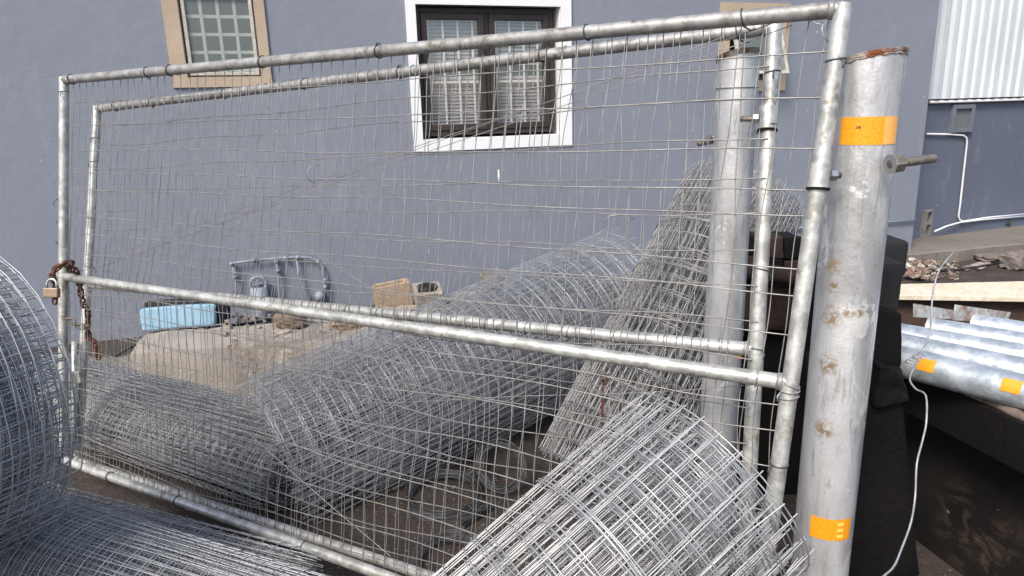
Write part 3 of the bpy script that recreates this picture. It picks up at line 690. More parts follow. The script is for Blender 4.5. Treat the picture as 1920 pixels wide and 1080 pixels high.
def lettering(txt, size, c, r, ang, parent, m):
    cu = bpy.data.curves.new('printed_mark', 'FONT'); cu.body = txt; cu.size = size; cu.align_x = 'CENTER'; cu.align_y = 'CENTER'; cu.offset = size * .02; cu.extrude = .0001
    tmp = bpy.data.objects.new('tmp', cu); COL.objects.link(tmp); dg = bpy.context.evaluated_depsgraph_get(); me = bpy.data.meshes.new_from_object(tmp.evaluated_get(dg)); bpy.data.objects.remove(tmp)
    base = math.atan2(-c[1], -c[0]) + ang
    for v_ in me.vertices:
        a_ = base + v_.co.x / r; v_.co = Vector((c[0] + (r + .0016 + v_.co.z) * math.cos(a_), c[1] + (r + .0016 + v_.co.z) * math.sin(a_), c[2] + v_.co.y))
    me.materials.clear(); me.materials.append(m); o = bpy.data.objects.new('printed_mark', me); COL.objects.link(o); o.parent = parent
lettering('3M', .010, c + [0, 0, .008], r1, -.15, p1, M['tape_mark'])
c = on_post(0, 965, D1)
tape(p1, c, r1, .066, -.45, 1.0, M['tape'])
for k in (-1, 0, 1): tape(p1, c + [0, 0, k * .019], r1, .011, .45, .68, M['tape_sq'], 'tape_square', off=.0022, n=4)
# long threaded bolt through the post
def bolt(o, p, d, L, r=.0085, nut=.017, name='bolt', washer=.022):
    d = nrm(d); t = MB(); n = int(L / .0025); t.tube([p + d * L * k / n for k in range(n + 1)], [r * (1 if k % 2 else .9) for k in range(n + 1)], 12)
    bo = t.build(name, M['bolt'], o, smooth='all'); MB().tube([p + d * .004, p + d * .006, p + d * .030, p + d * .032], [nut * .9, nut, nut, nut * .9], 6).build('nut', M['bolt'], bo)
    MB().tube([p, p + d * .003], washer, 20).build('washer', M['steel'], bo); return bo
c = on_post(0, 308, D1); e = at(1752, 297, 1.66); s = at(1668, 308, 1.64)
bolt(p1, s, e - s, np.linalg.norm(e - s), .0112, .0225, washer=.0235)
T2 = at(1385, 105, 2.06); p2, P2s = post('gate_post', 'far galvanized post with rusty rim between the second gate and the leaning roll', T2, (T2[0] - .01, T2[1]), .061, 2)
D2 = dens(P2s)
s = at(1333, 262, 2.06); e = at(1310, 270, 2.03); bolt(p2, s, e - s, np.linalg.norm(e - s), .008, .011, washer=.014)
c = on_post(0, 652, D2); tape(p2, c, .061, .05, .9, 2.2, M['tape'])
MB().tube(ring_pts(on_post(0, 165, D2), .0625), .002, 6, closed=True).build('seam_weld', M['galv_top'], p2, smooth='all')

# ------------------------------------------------------------------ gates
def gate(name, label, o, u, v, pts, seed, mesh_side, PR=.0195):
    """pts: picture points of TL TR ML MR, bottom rail BL and a second point of it, laid on the fitted plane"""
    u = nrm(u); v = nrm(v); nn = nrm(np.cross(u, v)); o = np.asarray(o)
    if nn @ (CAM - o) < 0: nn = -nn          # towards the camera
    G = {k: onp(*q, o, nn) for k, q in pts.items()}
    # bottom right corner: intersection of bottom rail and right stile
    a, d1 = G['BL'], nrm(G['B2'] - G['BL']); c, d2 = G['TR'], nrm(G['MR'] - G['TR'])
    A = np.array([d1, -d2]).T; s = np.linalg.lstsq(A, c - a, rcond=None)[0]; G['BR'] = a + d1 * s[0]
    g = thing(name, label, 'gate', 'pipe and mesh gates')
    def rail(nm, p, q, m, k=26, bow=.0):
        PR_ = PR * (1.07 if nm == 'stile' else 1)
        t = MB(); P = [p + (q - p) * i / k + nn * bow * math.sin(math.pi * i / k) for i in range(k + 1)]; t.tube(P, PR_, 20); return smooth_by_angle(t.build(nm, m, g))
    rail('top_rail', G['TL'], G['TR'], M['galv_top']); rail('middle_rail', G['ML'], G['MR'], M['galv'])
    rail('bottom_rail', G['BL'], G['BR'], M['galv'])
    for p, q in ((G['TL'], G['BL']), (G['TR'], G['BR'])): rail('stile', p + (p - q) * .006, q, M['galv'])
    # elbows / weld collars
    for p, q in ((G['TL'], G['TR']), (G['TR'], G['TL']), (G['ML'], G['MR']), (G['MR'], G['ML']), (G['BL'], G['BR']), (G['BR'], G['BL'])):
        d = nrm(q - p); t = MB(); t.tube([p + d * (PR * .8), p + d * (PR * 1.0), p + d * (PR * 1.5), p + d * (PR * 1.6)], [PR, PR * 1.14, PR * 1.13, PR], 20); t.build('weld_collar', M['galv_top'], g, smooth='all')
    def bil(s, t):   # s across 0..1, t down 0..2 (1 = middle rail)
        if t <= 1: a = G['TL'] + (G['ML'] - G['TL']) * t; b = G['TR'] + (G['MR'] - G['TR']) * t
        else: a = G['ML'] + (G['BL'] - G['ML']) * (t - 1); b = G['MR'] + (G['BR'] - G['MR']) * (t - 1)
        return a + (b - a) * s
    rg = np.random.RandomState(seed); fx = sines(seed, 5, 2, 5); fy = sines(seed + 1, 5, 2, 4); fn = sines(seed + 2, 5, 2, 4)
    W = np.linalg.norm(G['TR'] - G['TL']); off = nn * mesh_side * (PR + .003)
    def pos(s, t):
        hold = abs(math.sin(math.pi * min(t, 2))) * 1.0      # pinned at the rails
        edge = min(1, s * 12, (1 - s) * 12); am = (.012 if t < 1 else .024)
        lean = t ** 3 if t <= 1 else max(0, 1 - (t - 1) * 2.2) ** 2
        return bil(s, t) + off * 1.0 - u * .07 * lean * max(0, 1 - s * 1.15) * min(1, s * 8) + u * am * fx(s * W, t * 2) * (.3 + .7 * hold) + v * am * 1.1 * fy(s * W, t * 2) * (.35 + .65 * edge) + nn * .02 * hold * edge * fn(s * W, t * 2)
    w = Wires(5); H1 = np.linalg.norm(G['ML'] - G['TL']); H2 = np.linalg.norm(G['BL'] - G['ML'])
    ts = [i * .1 / H1 for i in range(1, int(H1 / .1) + 1)]; ts = [(k + 1.08) * .1 / H1 for k in range(int(H1 / .1))] ; ts = [t for t in ts if t < 1.02] + [1 + (k + .45) * .1 / H2 for k in range(int(H2 / .1) + 1) if (k + .45) * .1 / H2 < 1.02]
    for t0 in ts:
        j = rg.uniform(-.04, .04); sl = rg.uniform(-.05, .05) * .4; s0 = rg.uniform(.012, .022)
        ss = np.linspace(s0, 1 + rg.uniform(-.003, .003), 70)
        w.add([pos(s, t0 + (j + sl * (s - .5)) * .5) + nn * .0018 for s in ss], .0019, nn)
    nv = int(W / .051)
    for i in range(nv):
        s0 = (i + .55 + rg.uniform(-.14, .14)) / nv; dr = rg.uniform(-.1, .1) / nv
        tt = np.linspace(-.0, 2.0, 56); P = []
        for t0 in tt:
            P.append(pos(s0 + dr * t0, t0) - nn * .0018 * 1)
        # hooked over the top rail
        c0 = bil(s0, 0); hook = [c0 + (nn * math.cos(a) * mesh_side - v * math.sin(a)) * (PR + .002) + u * rg.uniform(0, .002) for a in np.linspace(2.4 if mesh_side > 0 else 1.1, 0.1, 5)]
        w.add(hook + P[1:], .0015, u)
    w.build('wire_mesh', M['wire_gate'], g)
    # crossed bracing wires
    def brace(s0, t0, s1, t1, bow, k=.0012, dn=.006):
        ww = Wires(5); P = [bil(s0 + (s1 - s0) * x, t0 + (t1 - t0) * x) + off * 1.25 + v * bow * math.sin(math.pi * x) + v * .004 * math.sin(9 * x) for x in np.linspace(0, 1, 40)]
        ww.add(P, k, nn); ww.build('brace_wire', M['wire_gate'], g)
    return g, G, bil, pos, brace, nn, u, v, PR, rail

g1, G1, bil1, pos1, brace1, n1, gu1, gv1, PR, _ = gate('mesh_gate', 'front galvanized pipe gate with welded wire mesh, chained at its left stile', (-2.03043094, 3.33964159, 1.96366419),
    (.870323805, -.492479665, .00050376), (-.08925962, -.15874789, -.98327607),
    dict(TL=(120, 150), TR=(1580, 17), ML=(113, 518), MR=(1482, 718), BL=(118, 862), B2=(700, 1072)), 11, -1)
for a in ((.02, .95, .965, -.005, 0), (.03, .97, .965, .02, .006),): brace1(*a)
brace1(.01, 1.0, .62, 1.93, .01); brace1(.98, 1.02, .55, 1.35, .01)
g2, G2, bil2, pos2, brace2, n2, gu2, gv2, PR, _ = gate('mesh_gate', 'second pipe and mesh gate standing just behind the front gate', (-2.09556939, 3.67323384, 1.82433957),
    (.86458474, -.50090941, .03978682), (-.09214059, -.23587759, -.96740471),
    dict(TL=(182, 204), TR=(1452, 52), ML=(166, 533), MR=(1418, 656), BL=(146, 864), B2=(790, 1076)), 23, 1)
for a in ((.02, .92, .96, .02, 0), (.02, .08, .62, .95, 0)): brace2(*a)
def ring_on(g, p, d, r, m, name='tie_ring', wr=.0022, tail=True, seed=0):
    d = nrm(d); a1 = nrm(np.cross(d, [.3, .2, 1])); a2 = np.cross(d, a1); t = MB()
    pts = [p + r * (a1 * math.cos(a) + a2 * math.sin(a)) + d * .004 * math.sin(a + seed) for a in np.linspace(0, 2 * math.pi, 22, endpoint=False)]
    t.tube(pts, wr, 5, closed=True)
    if tail:
        q = pts[int(seed * 5) % 22]; t.tube([q, q + (q - p) * .5 + d * .012, q + (q - p) * .4 + d * .025], wr * .9, 5)
    t.build(name, m, g, smooth='all')
for i, s in enumerate((.02, .19, .235, .40, .57, .80, .93)): ring_on(g1, bil1(s, 0), gu1, PR + .002, M['wire_dark'], seed=i)
for i, t in enumerate((.06, .60, .72, .83)): ring_on(g1, bil1(0, t), gv1, PR + .002, M['wire_dark'], seed=i)
for i, t in enumerate((.13, 1.24)): ring_on(g1, bil1(1, t), gv1, PR + .002, M['wire_dark'], seed=i)
for i, t in enumerate((1.0, 1.02, 1.04)): ring_on(g1, bil1(1, t), nrm(gv1 + gu1 * .3 * (i - 1)), PR + .004, M['wire_grey'], seed=i)
ring_on(g1, bil1(.975, 1), gu1, PR + .003, M['wire_grey'], seed=2)
for i, s in enumerate((.12, .27, .5, .75)): ring_on(g1, bil1(s, 2), gu1, PR + .002, M['wire_dark'], seed=i)
for i, t in enumerate((.17, .30, .62, .9)): ring_on(g2, bil2(0, t), gv2, PR + .002, M['wire_dark'], seed=i)
for i, s in enumerate((.05, .14, .3, .45, .6, .78, .97)): ring_on(g2, bil2(s, 0), gu2, PR + .002, M['wire_dark'], seed=i)
for i, t in enumerate((.14, .30, .5, .75, 1.0)): ring_on(g2, bil2(1, t), gv2, PR + .002, M['wire_dark'], seed=i)
for i, s in enumerate(np.linspace(.35, .97, 14)): ring_on(g2, bil2(s, 1), gu2, PR + .002, M['wire_gate'], seed=i, tail=False, wr=.0015)
# hinge sleeves and hinge bolts
def sleeve(g, p, d, L, m, sgn, bl, gname='hinge_sleeve'):
    d = nrm(d); t = MB(); t.tube([p - d * L / 2, p + d * L / 2], PR + .005, 24, caps=True); o = smooth_by_angle(t.build(gname, m, g))
    t = MB(); t.tube([p + d * (L / 2 - .002), p + d * (L / 2 + .004)], PR + .008, 24); smooth_by_angle(t.build('hinge_washer', M['black_steel'], g))
    bt = nrm(sgn); q = p + bt * (PR + .003); bo = MB().tube([q, q + bt * bl], .008, 10).build('hinge_bolt', M['bolt'], g, smooth='all')
    MB().tube([q + bt * .004, q + bt * .018], .014, 6).build('nut', M['steel'], bo)
pp = onp(1536, 330, bil1(1, .5), n1); sleeve(g1, pp, gv1, .06, M['galv'], np.array([1, .05, 0]), .03)
pp = onp(1440, 222, bil2(1, .3), n2); sleeve(g2, pp, gv2, .065, M['galv'], np.array([-1, .25, 0]), .05)
# latch plate left of the front stile
c = bil1(0, 1); t = MB(); t.box(c - gu1 * .045 + n1 * .0, (.075, .004, .026), (gu1, n1, -gv1)); t.build('latch_plate', M['galv'], g1, bevel=.003)
MB().tube([c - gu1 * .072 + n1 * .0035, c - gu1 * .072 - n1 * .0035], .006, 10).build('plate_hole', M['black_steel'], g1)
# drop bolt tubes on the second gate left stile
for a_, b_, r_ in (((139, 640, 3.50), (141, 850, 3.52), .013), ((124, 655, 3.45), (126, 840, 3.45), .010)): MB().tube([at(*a_), at(*b_)], r_, 10).build('drop_rod', M['galv'], g2, smooth='all')
MB().box(at(141, 707, 3.49), (.06, .02, .06)).build('drop_rod_keeper', M['galv'], g2, bevel=.003)
# stray wires left of the gates
for i, pts in enumerate((((590, 345, 2.55), (576, 335, 2.5), (575, 322, 2.5), (582, 312, 2.5), (598, 310, 2.52)), ((1512, 30, 1.68), (1525, 42, 1.66), (1545, 48, 1.64)), ((1549, 40, 1.6), (1541, 52, 1.6), (1543, 66, 1.6), (1552, 78, 1.6)), ((1131, 418, 2.1), (1142, 405, 2.1), (1165, 402, 2.1), (1190, 410, 2.1)))):
    MB().tube([at(*p) for p in pts], .0016, 5).build('stray_wire', M['wire_grey'], g1, smooth='all')

# ------------------------------------------------------------------ chain and padlock
def link(c, d, up, L=.030, Wd=.011, r=.0036, name='link', m=None, parent=None):
    d = nrm(d); s = nrm(np.cross(d, up)); P = []
    for a in np.linspace(0, 2 * math.pi, 18, endpoint=False):
        x = math.cos(a) * Wd; y = math.sin(a) * Wd + (L / 2 - Wd / 2) * (1 if math.sin(a) > 0 else -1) * .75
        P.append(c + s * x + d * y)
    MB().tube(P, r, 7, closed=True).build(name, m or M['rust'], parent, smooth='all')
ch = thing('rusty_chain', 'rusty brown chain looped round the left stiles of the two gates', 'chain')
path = [(103, 562, 3.16), (106, 545, 3.15), (99, 520, 3.15), (104, 504, 3.14), (118, 496, 3.14), (134, 493, 3.16), (132, 505, 3.18), (143, 507, 3.22), (148, 522, 3.25), (150, 540, 3.27), (153, 556, 3.28), (157, 570, 3.28), (164, 580, 3.28), (166, 598, 3.28), (164, 615, 3.28), (166, 630, 3.28), (176, 640, 3.28), (182, 655, 3.28), (185, 672, 3.28)]
P = [at(*p) for p in path]; seg = [0]
for i in range(1, len(P)): seg.append(seg[-1] + np.linalg.norm(P[i] - P[i - 1]))
s = 0; k = 0
rgc = random.Random(2)
while s < seg[-1]:
    i = max(j for j in range(len(seg)) if seg[j] <= s); i = min(i, len(P) - 2); f = (s - seg[i]) / (seg[i + 1] - seg[i])
    c = P[i] + (P[i + 1] - P[i]) * f; d = P[i + 1] - P[i]
    upv = Fv if k % 2 == 0 else Rv + Uv * .2
    link(c, d, upv + np.array([rgc.uniform(-.3, .3) for _ in range(3)]), .040, .0125, .0042, parent=ch); s += .0265; k += 1
ch2 = thing('rusty_chain', 'short dark chain end between the left stiles below the padlock', 'chain')
for k, q in enumerate(((125, 597), (133, 602), (141, 608), (150, 612), (158, 610))): link(at(*q, 3.2), np.array([1, .2, -.4]), Fv if k % 2 else Rv * .4 + Uv, .034, .011, .0036, m=M['bolt'], parent=ch2)
pk = thing('padlock', 'brass padlock hanging from the rusty chain on the left stile', 'padlock')
c = at(97, 549, 3.12); MB().box(c, (.068, .026, .044), (Rv, Fv, Uv)).build('body', M['brass'], pk, bevel=.005)
P = [c + Uv * .02 + Rv * .022 * math.cos(a) + Uv * (.018 + .024 * math.sin(a)) for a in np.linspace(math.pi, 0, 12)]; P = [c + Uv * .02 - Rv * .022] + P + [c + Uv * .02 + Rv * .022]
MB().tube(P, .0048, 8).build('shackle', M['steel'], pk, smooth='all')

# ------------------------------------------------------------------ wire mesh rolls
def mesh_roll(label, A, B, R, rin, turns, ca, cc, wr, seed, m, wob=.05, tel=0.0, stub=.03, ties=(), oval=1.0, seg=26, jit=.004, phi=0.0, ragged=.0, up=(0, 0, 1), flare=0.0, twist=0.0, neat=False):
    A = np.asarray(A, float); B = np.asarray(B, float); L = np.linalg.norm(B - A); ax = nrm(B - A)
    e1 = nrm(np.cross(ax, up)); e2 = np.cross(e1, ax); rg = np.random.RandomState(seed)
    o = thing('wire_mesh_roll', label, 'wire roll', 'rolls of welded wire mesh')
    th_t = 2 * math.pi * turns; f1 = sines(seed, 5, 2, 1.0); f2 = sines(seed + 5, 4, 2, 1.3); f3 = sines(seed + 9, 4, 1, .35); f4 = sines(seed + 13, 4, 2, 2.0)
    def pos(th, s):
        r = R - (R - rin) * th / th_t
        r = r * (1 + wob * f1(th * 1.0, s * .8) + wob * .35 * f4(th * 1.7, s * 2.2)) * (1 + flare * (s / L - .5))
        ss = s + ragged * f3(th) + tel * (1 - th / th_t) + .012 * f2(th, s * 4)
        tw_ = twist * np.sin(th * .83) * (s / L - .5)
        ct = np.cos(th + phi + tw_); st = np.sin(th + phi + tw_)
        return A + np.multiply.outer(ss, ax) + np.multiply.outer(r * ct, e1) + np.multiply.outer(r * st * oval, e2)
    w = Wires(4)
    th = np.linspace(0, th_t, int(turns * seg))
    for s in np.arange(0, L + 1e-6, cc):
        sj = s + rg.uniform(-jit, jit); w.add(pos(th, np.full_like(th, sj)), wr, ax)
    tt = np.linspace(0, th_t, 3000); rr = R - (R - rin) * tt / th_t; al = np.concatenate([[0], np.cumsum(rr[1:] * np.diff(tt))])
    lo = []
    for a in np.arange(0, al[-1], ca):
        t0 = np.interp(a, al, tt) + rg.uniform(-.1, .1) * ca / R
        s = np.linspace(-stub * rg.uniform(.2, 1.2), L + stub * rg.uniform(.2, 1.2), 14)
        dth = rg.uniform(-jit, jit) * 1.2 / R; P = pos(t0 + dth * np.sin(s * rg.uniform(2, 6) + rg.uniform(0, 6)), s)
        rad_ = (P - A) - np.outer((P - A) @ ax, ax); rn = np.linalg.norm(rad_, axis=1)[:, None] + 1e-6
        P = P - rad_ / rn * wr * 1.6
        if neat: pass
        elif rg.rand() < .15: P[-1] += rg.uniform(-.02, .02, 3); 
        if rg.rand() < .15: P[0] += rg.uniform(-.02, .02, 3)
        w.add(P, wr, e2 if abs(ax @ np.array([0, 0, 1])) > .9 else e1)
    w.build('mesh_wire', m, o)
    for s in ties:
        tw = Wires(5); q = np.linspace(0, 2 * math.pi * 1.97, 70)
        rgt = np.random.RandomState(int(s * 100)); 
        P = pos(q * .5, np.full_like(q, s)); rad_ = (P - A) - np.outer((P - A) @ ax, ax)
        for dd in (0, .007):
            P2 = pos(np.linspace(0, 2 * math.pi, 60), s + .004 * np.sin(np.linspace(0, 20, 60)) + dd)
            r_ = (P2 - A) - np.outer((P2 - A) @ ax, ax); P2 = P2 + r_ / np.linalg.norm(r_, axis=1)[:, None] * (wr * 2.4)
            tw.add(P2, wr * 1.1, ax)
        c = P2[12]; rr_ = nrm(r_[12]); tw.add([c, c + rr_ * .012 + ax * .01, c + rr_ * .014 + ax * .035, c + rr_ * .006 + ax * .05], wr)
        tw.build('tie_wire', m, o)
    return o

# hero roll, bottom right: leans up against the gate
C1 = at(1342, 906, 1.46); dirG = nrm(-Rv * .79 - Uv * .61 - Fv * .22)
mesh_roll('bright leaning roll of welded mesh in the right foreground, open end by the front post', C1, C1 + dirG * 1.5, .236, .04, 13, .05, .055, .0015, 31, M['wire_bright'], .05, ties=(.28, .46, .64, .9), stub=.016, seg=32, phi=.6, ragged=.006, jit=.0035, twist=.06, neat=True)
# left edge big roll lying on the bottom one
cA = at(-70, 752, 2.15); dA = nrm(nrm(-Rv * .26 - Fv * .966) + np.array([0, 0, -.14]))
mesh_roll('fat bluish roll of mesh bulging in at the left edge, resting on the bottom roll', cA, cA + dA * .9, .455, .12, 24, .038, .045, .0019, 41, M['wire_blue'], .09, stub=.01, seg=36, oval=1.1, ragged=.05, jit=.010, twist=.15)
# bottom left roll in front of the gate
a = at(60, 1048, 2.30); b_ = at(920, 1345, 1.80)
dB = nrm(b_ - a)
mesh_roll('dense grey roll of mesh lying along the bottom left below the front gate', a - dB * .5, b_ + dB * .0, .225, .05, 14, .032, .06, .0015, 51, M['wire_blue'], .05, seg=30, oval=.95, jit=.003, twist=.3)
# left pile behind gates
mesh_roll('dark flattened roll of mesh lying behind the gates at the left', (-2.9, 4.02, .19), (-1.0, 2.96, .18), .30, .06, 17, .036, .06, .0018, 61, M['wire_dim'], .07, seg=26, oval=.66, twist=.4)
mesh_roll('low mesh roll squeezed between the gate bottom rail and the dark flattened roll', at(60, 965, 2.80), at(560, 1105, 2.45), .13, .04, 12, .034, .06, .0016, 66, M['wire_dim'], .07, seg=24, twist=.4)
# big loose roll
S = at(528, 866, 3.35); Ee = at(1172, 552, 4.45)
mesh_roll('large loose see-through roll of mesh slanting across the middle behind the gates', S, Ee, .45, .17, 12, .042, .11, .0018, 71, M['wire_blue'], .045, seg=30, stub=.04, ragged=.03, jit=.005, twist=.22)
# leaning roll near the far post
S = at(1130, 905, 3.0); Ee = at(1392, 372, 3.4)
mesh_roll('leaning dense roll of mesh standing behind the far post', S, Ee,   .315, .08, 16, .036, .075, .0018, 81, M['wire_pale'], .02, seg=30, stub=.012, ties=(.2, .45, .7, .95, 1.2), ragged=.0, jit=.005, flare=-.05, twist=.08, neat=True)

# ------------------------------------------------------------------ ground clutter behind the gates
def coil(label, c, nrmv, R, seed, m, w=.02, n=14):
    o = thing('wire_coil', label, 'wire coil', 'coils of dark wire on the earth'); nrmv = nrm(nrmv); e1 = nrm(np.cross(nrmv, [.2, 1, .1])); e2 = np.cross(nrmv, e1)
    rg = np.random.RandomState(seed); W_ = Wires(5)
    for k in range(n):
        a = np.linspace(0, 2 * math.pi * 1.02, 44); rr = R + rg.uniform(-w, w) + .008 * np.sin(2 * a + rg.uniform(0, 6)); h = rg.uniform(-w * .6, w * .6) + .006 * np.sin(3 * a + rg.uniform(0, 6))
        W_.add(np.asarray(c) + np.outer(rr * np.cos(a), e1) + np.outer(rr * np.sin(a), e2) + np.outer(h, nrmv), .002, nrmv)
    W_.build('strands', m, o)
    for a in (.5, 2.6, 4.4):
        q = np.asarray(c) + R * (e1 * math.cos(a) + e2 * math.sin(a)); tg = -e1 * math.sin(a) + e2 * math.cos(a); rd = e1 * math.cos(a) + e2 * math.sin(a)
        MB().tube([q + (w + .006) * (rd * math.cos(x) + nrmv * .7 * math.sin(x)) for x in np.linspace(0, 2 * math.pi, 12, endpoint=False)], .002, 5, closed=True).build('tie', m, o, smooth='all')
q = onz(832, 925, .03); coil('large flat coil of dark wire on the bare earth between the rolls', q, (0.05, -.1, 1), .165, 1, M['wire_dark'])
q = onz(940, 905, .06); coil('dark wire coil propped on edge beside the leaning roll', q + [0, .05, .06], (.1, -.75, .6), .105, 2, M['wire_dark'])
q = onz(838, 1050, .03); coil('near coil of dark wire partly hidden by the bright roll', q, (.0, -.25, 1), .13, 3, M['wire_dark'])
q = onz(865, 890, .04); coil('small dark wire coil behind the large flat coil', q + [0, .12, .02], (-.2, -.5, .8), .10, 4, M['wire_dark'])
# bundle of short dark wire
W_ = Wires(5); rg = np.random.RandomState(8); a = onz(868, 985, .02); b_ = onz(920, 945, .03)
for k in range(16): W_.add([a + rg.uniform(-.012, .012, 3) + (b_ - a) * x + np.array([0, 0, .012 * math.sin(3 * x + k)]) for x in np.linspace(0, 1, 8)], .002)
tag(W_.build('wire_bundle', M['wire_dark']), 'short tied bundle of dark wire beside the large flat coil', 'wire bundle')
# rusty stake with a lump on top
sx = at(1131, 704, 2.75); o = thing('rusty_stake', 'thin rusty rod with a lump at its tip standing before the leaning roll', 'stake')
MB().tube([np.array([sx[0] - .01, sx[1] + .02, 0]), sx], .005, 8).build('rod', M['rust'], o, smooth='all'); MB().box(sx, (.028, .028, .032)).build('tip_lump', M['stone'], o, bevel=.006)
# dirt clods
rg = random.Random(9); st = MB()
for i in range(1500):
    x = rg.uniform(-2.6, 1.6); y = rg.uniform(1.0, 4.2); s = rg.uniform(.003, .009) * (2.2 if rg.random() < .08 else 1); a = rg.random() * 6
    X = nrm([math.cos(a), math.sin(a), rg.uniform(-.4, .4)]); Y = nrm(np.cross([0, 0, 1], X)); st.box((x, y, gheight(x, y) + s * .2), (s, s * .8, s * .6), (X, Y, np.cross(X, Y)))
so = st.build('gravel', M['rock']); so['kind'] = 'stuff'; tag(so, 'small stones and clods scattered on the bare earth', 'gravel')

# old concrete footing behind the gates
def footing(name, label, prof, back, m, seed, amp=.03, z_bot=-.1):
    """prof: list of (front point xyz top), back: same count of back top points"""
    n = len(prof); sub = 14; cols = []
    F_ = [np.array(prof[0]) + 0]; 
    def interp(L, x): i = min(int(x), len(L) - 2); return np.array(L[i]) * (1 - (x - i)) + np.array(L[i + 1]) * (x - i)
    nx_ = (n - 1) * sub; V = []; rows = 20
    for i in range(nx_ + 1):
        x = i / sub; f = interp(prof, x); bk = interp(back, x); d = nrm((f - bk) * [1, 1, 0])
        col = []
        for j in range(rows + 1):
            if j <= 8: s = j / 8; p = np.array([f[0], f[1], z_bot]) * (1 - s) + f * s + d * .05 * (1 - s)
            else: s = (j - 8) / (rows - 8); p = f * (1 - s) + bk * s
            v = Vector(p); nn_ = mnoise.noise_vector(v * 3.5 + Vector((seed, 0, 0))) + .6 * mnoise.noise_vector(v * 9 + Vector((0, seed, 0))) + .3 * mnoise.noise_vector(v * 25)
            a = amp * (1.0 if j > 7 else .35); p = p + np.array([nn_.x * .6, nn_.y * .6, nn_.z]) * a; V.append(p)
        bkd = V[-1].copy(); bkd[2] = z_bot; V.append(bkd)
    R_ = rows + 2; t = MB(); t.add(V, [(i * R_ + j, (i + 1) * R_ + j, (i + 1) * R_ + j + 1, i * R_ + j + 1) for i in range(nx_) for j in range(R_ - 1)])
    t.add([V[j] for j in range(R_)], [tuple(range(R_))]); t.add([V[nx_ * R_ + j] for j in range(R_)], [tuple(reversed(range(R_)))])
    o = t.build(name, m); tag(o, label, 'concrete'); return smooth_by_angle(o, 35)
footing('concrete_footing', 'low broken concrete footing behind the gates below the blue bag',
        [onz(245, 662, .30), onz(400, 652, .32), onz(560, 640, .33), onz(700, 640, .34)], [onz(275, 622, .30), onz(420, 612, .32), onz(600, 600, .33), onz(720, 598, .34)], M['concrete'], 3, .016)
footing('rubble_mound', 'pale broken concrete rubble mound against the wall behind the loose roll',
        [onz(440, 648, .36), onz(640, 655, .34), onz(800, 650, .30), onz(1000, 660, .2)], [onz(520, 603, .34), onz(660, 578, .28), onz(820, 575, .27), onz(1000, 570, .2)], M['conc_pale'], 8, .035)
# low ledge at left
footing('kerb_stone', 'low concrete ledge at the left end of the footing', [onz(150, 690, .12), onz(250, 690, .14)], [onz(150, 670, .12), onz(250, 668, .14)], M['slab'], 5, .02)

rgm = random.Random(21); rb = MB()
for i in range(220):
    px = rgm.uniform(420, 1000); py = rgm.uniform(585, 655); z = .31 if px < 900 else .24
    q = onz(px, py, z + rgm.uniform(-.01, .03)); sz = rgm.choice([.015, .02, .03, .05]) * rgm.uniform(.7, 1.5); a = rgm.random() * 6
    X = nrm([math.cos(a), math.sin(a), rgm.uniform(-.5, .5)]); Y = nrm(np.cross([0, 0, 1], X)); Zz = np.cross(X, Y)
    c_ = [q + X * sx * sz * rgm.uniform(.3, .6) + Y * sy * sz * rgm.uniform(.3, .6) + Zz * sz_ * sz * rgm.uniform(.2, .45) for sz_ in (-1, 1) for sx, sy in ((-1, -1), (1, -1), (1, 1), (-1, 1))]
    rb.hexa(c_)
o = rb.build('rubble', M['conc_pale']); o['kind'] = 'stuff'; tag(o, 'pale broken concrete chips strewn over the rubble mound', 'rubble')
# blocks and stones on the mound
cz = onz(740, 575, .25); X = nrm([1, .25, .12]); Z = nrm([-.1, 0, 1]); Y = np.cross(Z, X)
t = MB(); w, dp, h = .30, .17, .20
def tanblock():
    X_ = X; 
    for (x0, x1, y0, y1) in ((-w / 2, w / 2, -dp / 2, -dp / 2 + .035), (-w / 2, w / 2, dp / 2 - .035, dp / 2), (-w / 2, -w / 2 + .035, -dp / 2 + .035, dp / 2 - .035), (w / 2 - .05, w / 2, -dp / 2 + .035, dp / 2 - .035)):
        t.box(cz + X * (x0 + x1) / 2 + Y * (y0 + y1) / 2 + Z * h / 2, (x1 - x0, y1 - y0, h), (X, Y, Z))
    t.box(cz + Z * .05, (w - .08, dp - .08, .06), (X, Y, Z))
tanblock(); tag(t.build('concrete_block', M['block_tan'], bevel=.012), 'tan concrete trough block with an open top beside the wall', 'block', 'concrete blocks by the wall')
cz = onz(806, 578, .24); t = MB(); w, dp, h = .22, .18, .20; X = nrm([1, .3, 0]); Z = nrm([0, -.35, 1]); Y = np.cross(Z, X); tanblock()
tag(t.build('concrete_block', M['conc_pale'], bevel=.012), 'small pale hollow block with a ringed dark opening right of the tan block', 'block', 'concrete blocks by the wall')
q = onz(806, 546, .40)
t = MB()
for k in range(3): t.tube([cz + Z * (h + .004) + (X * math.cos(a) * (.075 - .02 * k) + Y * math.sin(a) * (.06 - .016 * k)) for a in np.linspace(0, 2 * math.pi, 24, endpoint=False)], .006, 6, closed=True)
tag(t.build('cable_coil', M['black_cable'], smooth='all'), 'small black cable coil lying in the opening of the pale hollow block', 'cable coil')
q = onz(925, 566, .22); rock('rubble_block', 'grey broken block piled behind the loose roll', q + [0, 0, .18], (.22, .2, .18), M['block_grey'], 12, 'block', .4, cub=.8, rough=.2)
q = onz(880, 580, .22); rock('rubble_block', 'pale broken block lying left of the grey broken block', q + [0, 0, .07], (.32, .2, .17), M['conc_pale'], 13, 'block', .2, cub=.8, rough=.2)
q = onz(547, 612, .34); rock('stone', 'brown rounded stone with a pale stripe on the footing', q + [0, 0, .055], (.24, .17, .14), M['stone'], 14, 'stone', .1, cub=.6, rough=.22)
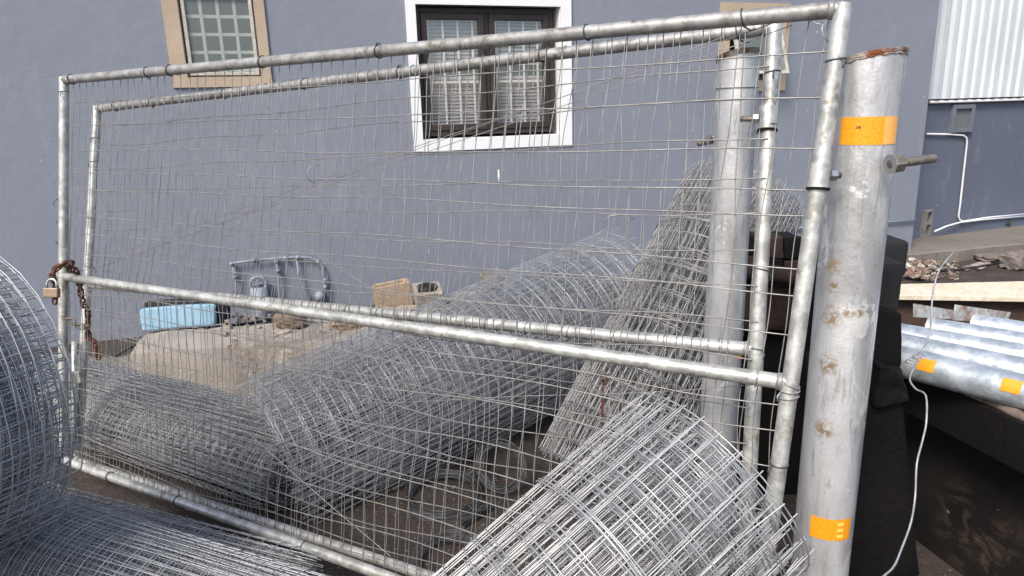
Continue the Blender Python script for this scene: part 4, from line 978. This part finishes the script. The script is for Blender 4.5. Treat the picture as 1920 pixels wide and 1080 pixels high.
q = onz(660, 612, .33); rock('stone', 'tan broken stone beside the brown stone on the rubble mound', q + [0, 0, .03], (.3, .2, .12), M['block_tan'], 15, 'stone', .3, cub=.5, rough=.3)
q = onz(1010, 590, .2); rock('stone', 'grey stone at the right end of the rubble mound', q + [0, 0, .05], (.3, .2, .14), M['rock'], 16, 'stone', .3, cub=.5, rough=.3)

# blue bag
bagz = .33; q = onz(340, 620, bagz); bg_ = thing('blue_bag', 'light blue cloth bag with black sides lying on the concrete footing', 'bag')
def pillow(name, c, size, X, Z, m, seed, parent):
    bm = bmesh.new(); bmesh.ops.create_cube(bm, size=1); bmesh.ops.bevel(bm, geom=bm.edges[:], offset=.12, segments=3, profile=.6, affect='EDGES')
    bmesh.ops.subdivide_edges(bm, edges=bm.edges[:], cuts=3, use_grid_fill=True); Y = np.cross(Z, X)
    for v in bm.verts:
        p = v.co; n = mnoise.noise(p * 3 + Vector((seed, 0, 0))) * .05 + mnoise.noise(Vector((p.x * 2, p.y * 7, p.z * 9)) + Vector((seed, 0, 0))) * .035
        p = p * (1 + n); w_ = np.array(c) + X * p.x * size[0] + Y * p.y * size[1] + Z * p.z * size[2]; v.co = Vector(w_)
    me = bpy.data.meshes.new(name); bm.to_mesh(me); bm.free(); me.materials.append(m); me.shade_smooth(); o = bpy.data.objects.new(name, me); COL.objects.link(o); o.parent = parent
X = nrm(at(408, 590, 5.0) - at(272, 600, 4.9)); Z = nrm(np.array([0, .12, 1]) - X * X[2]); cb = at(336, 593, 4.95)
Yb = np.cross(Z, X)
pillow('blue_front', cb, (.49, .10, .155), X, Z, M['blue_cloth'], 1, bg_); pillow('black_back', cb + Yb * .10 + X * .035 + Z * .015, (.56, .16, .19), X, Z, M['black_cloth'], 2, bg_)
# black cable along the wall foot
t = MB(); pts = [onz(180, 700, .03), onz(215, 672, .05), onz(235, 660, .1), onz(262, 645, .2), onz(272, 632, .33)] 
t.tube([at(165, 690, 5.0), at(215, 668, 5.0), at(245, 650, 5.0), at(275, 634, 5.0), at(300, 622, 5.05), at(420, 612, 5.3), at(470, 606, 5.4), at(540, 592, 5.6)], .012, 8)
tag(t.build('black_cable', M['black_cable'], smooth='all'), 'black cable trailing along the wall foot behind the footing', 'cable')
t = MB(); t.tube([at(690, 577, 5.5), at(715, 570, 5.55), at(745, 572, 5.6), at(850, 566, 5.7), at(900, 548, 5.8)], .014, 8)
tag(t.build('black_hose', M['black_cable'], smooth='all'), 'dark hose passing behind the tan block at the wall foot', 'hose')
# white paint tick and plug on the wall
t = MB(); t.add([W1.px(933, 318, -.003), W1.px(936, 318, -.003), W1.px(937, 330, -.003), W1.px(935, 341, -.003), W1.px(933, 330, -.003)], [(0, 1, 2, 3, 4)])
pm = t.build('paint_mark', M['trim_white'], bld)
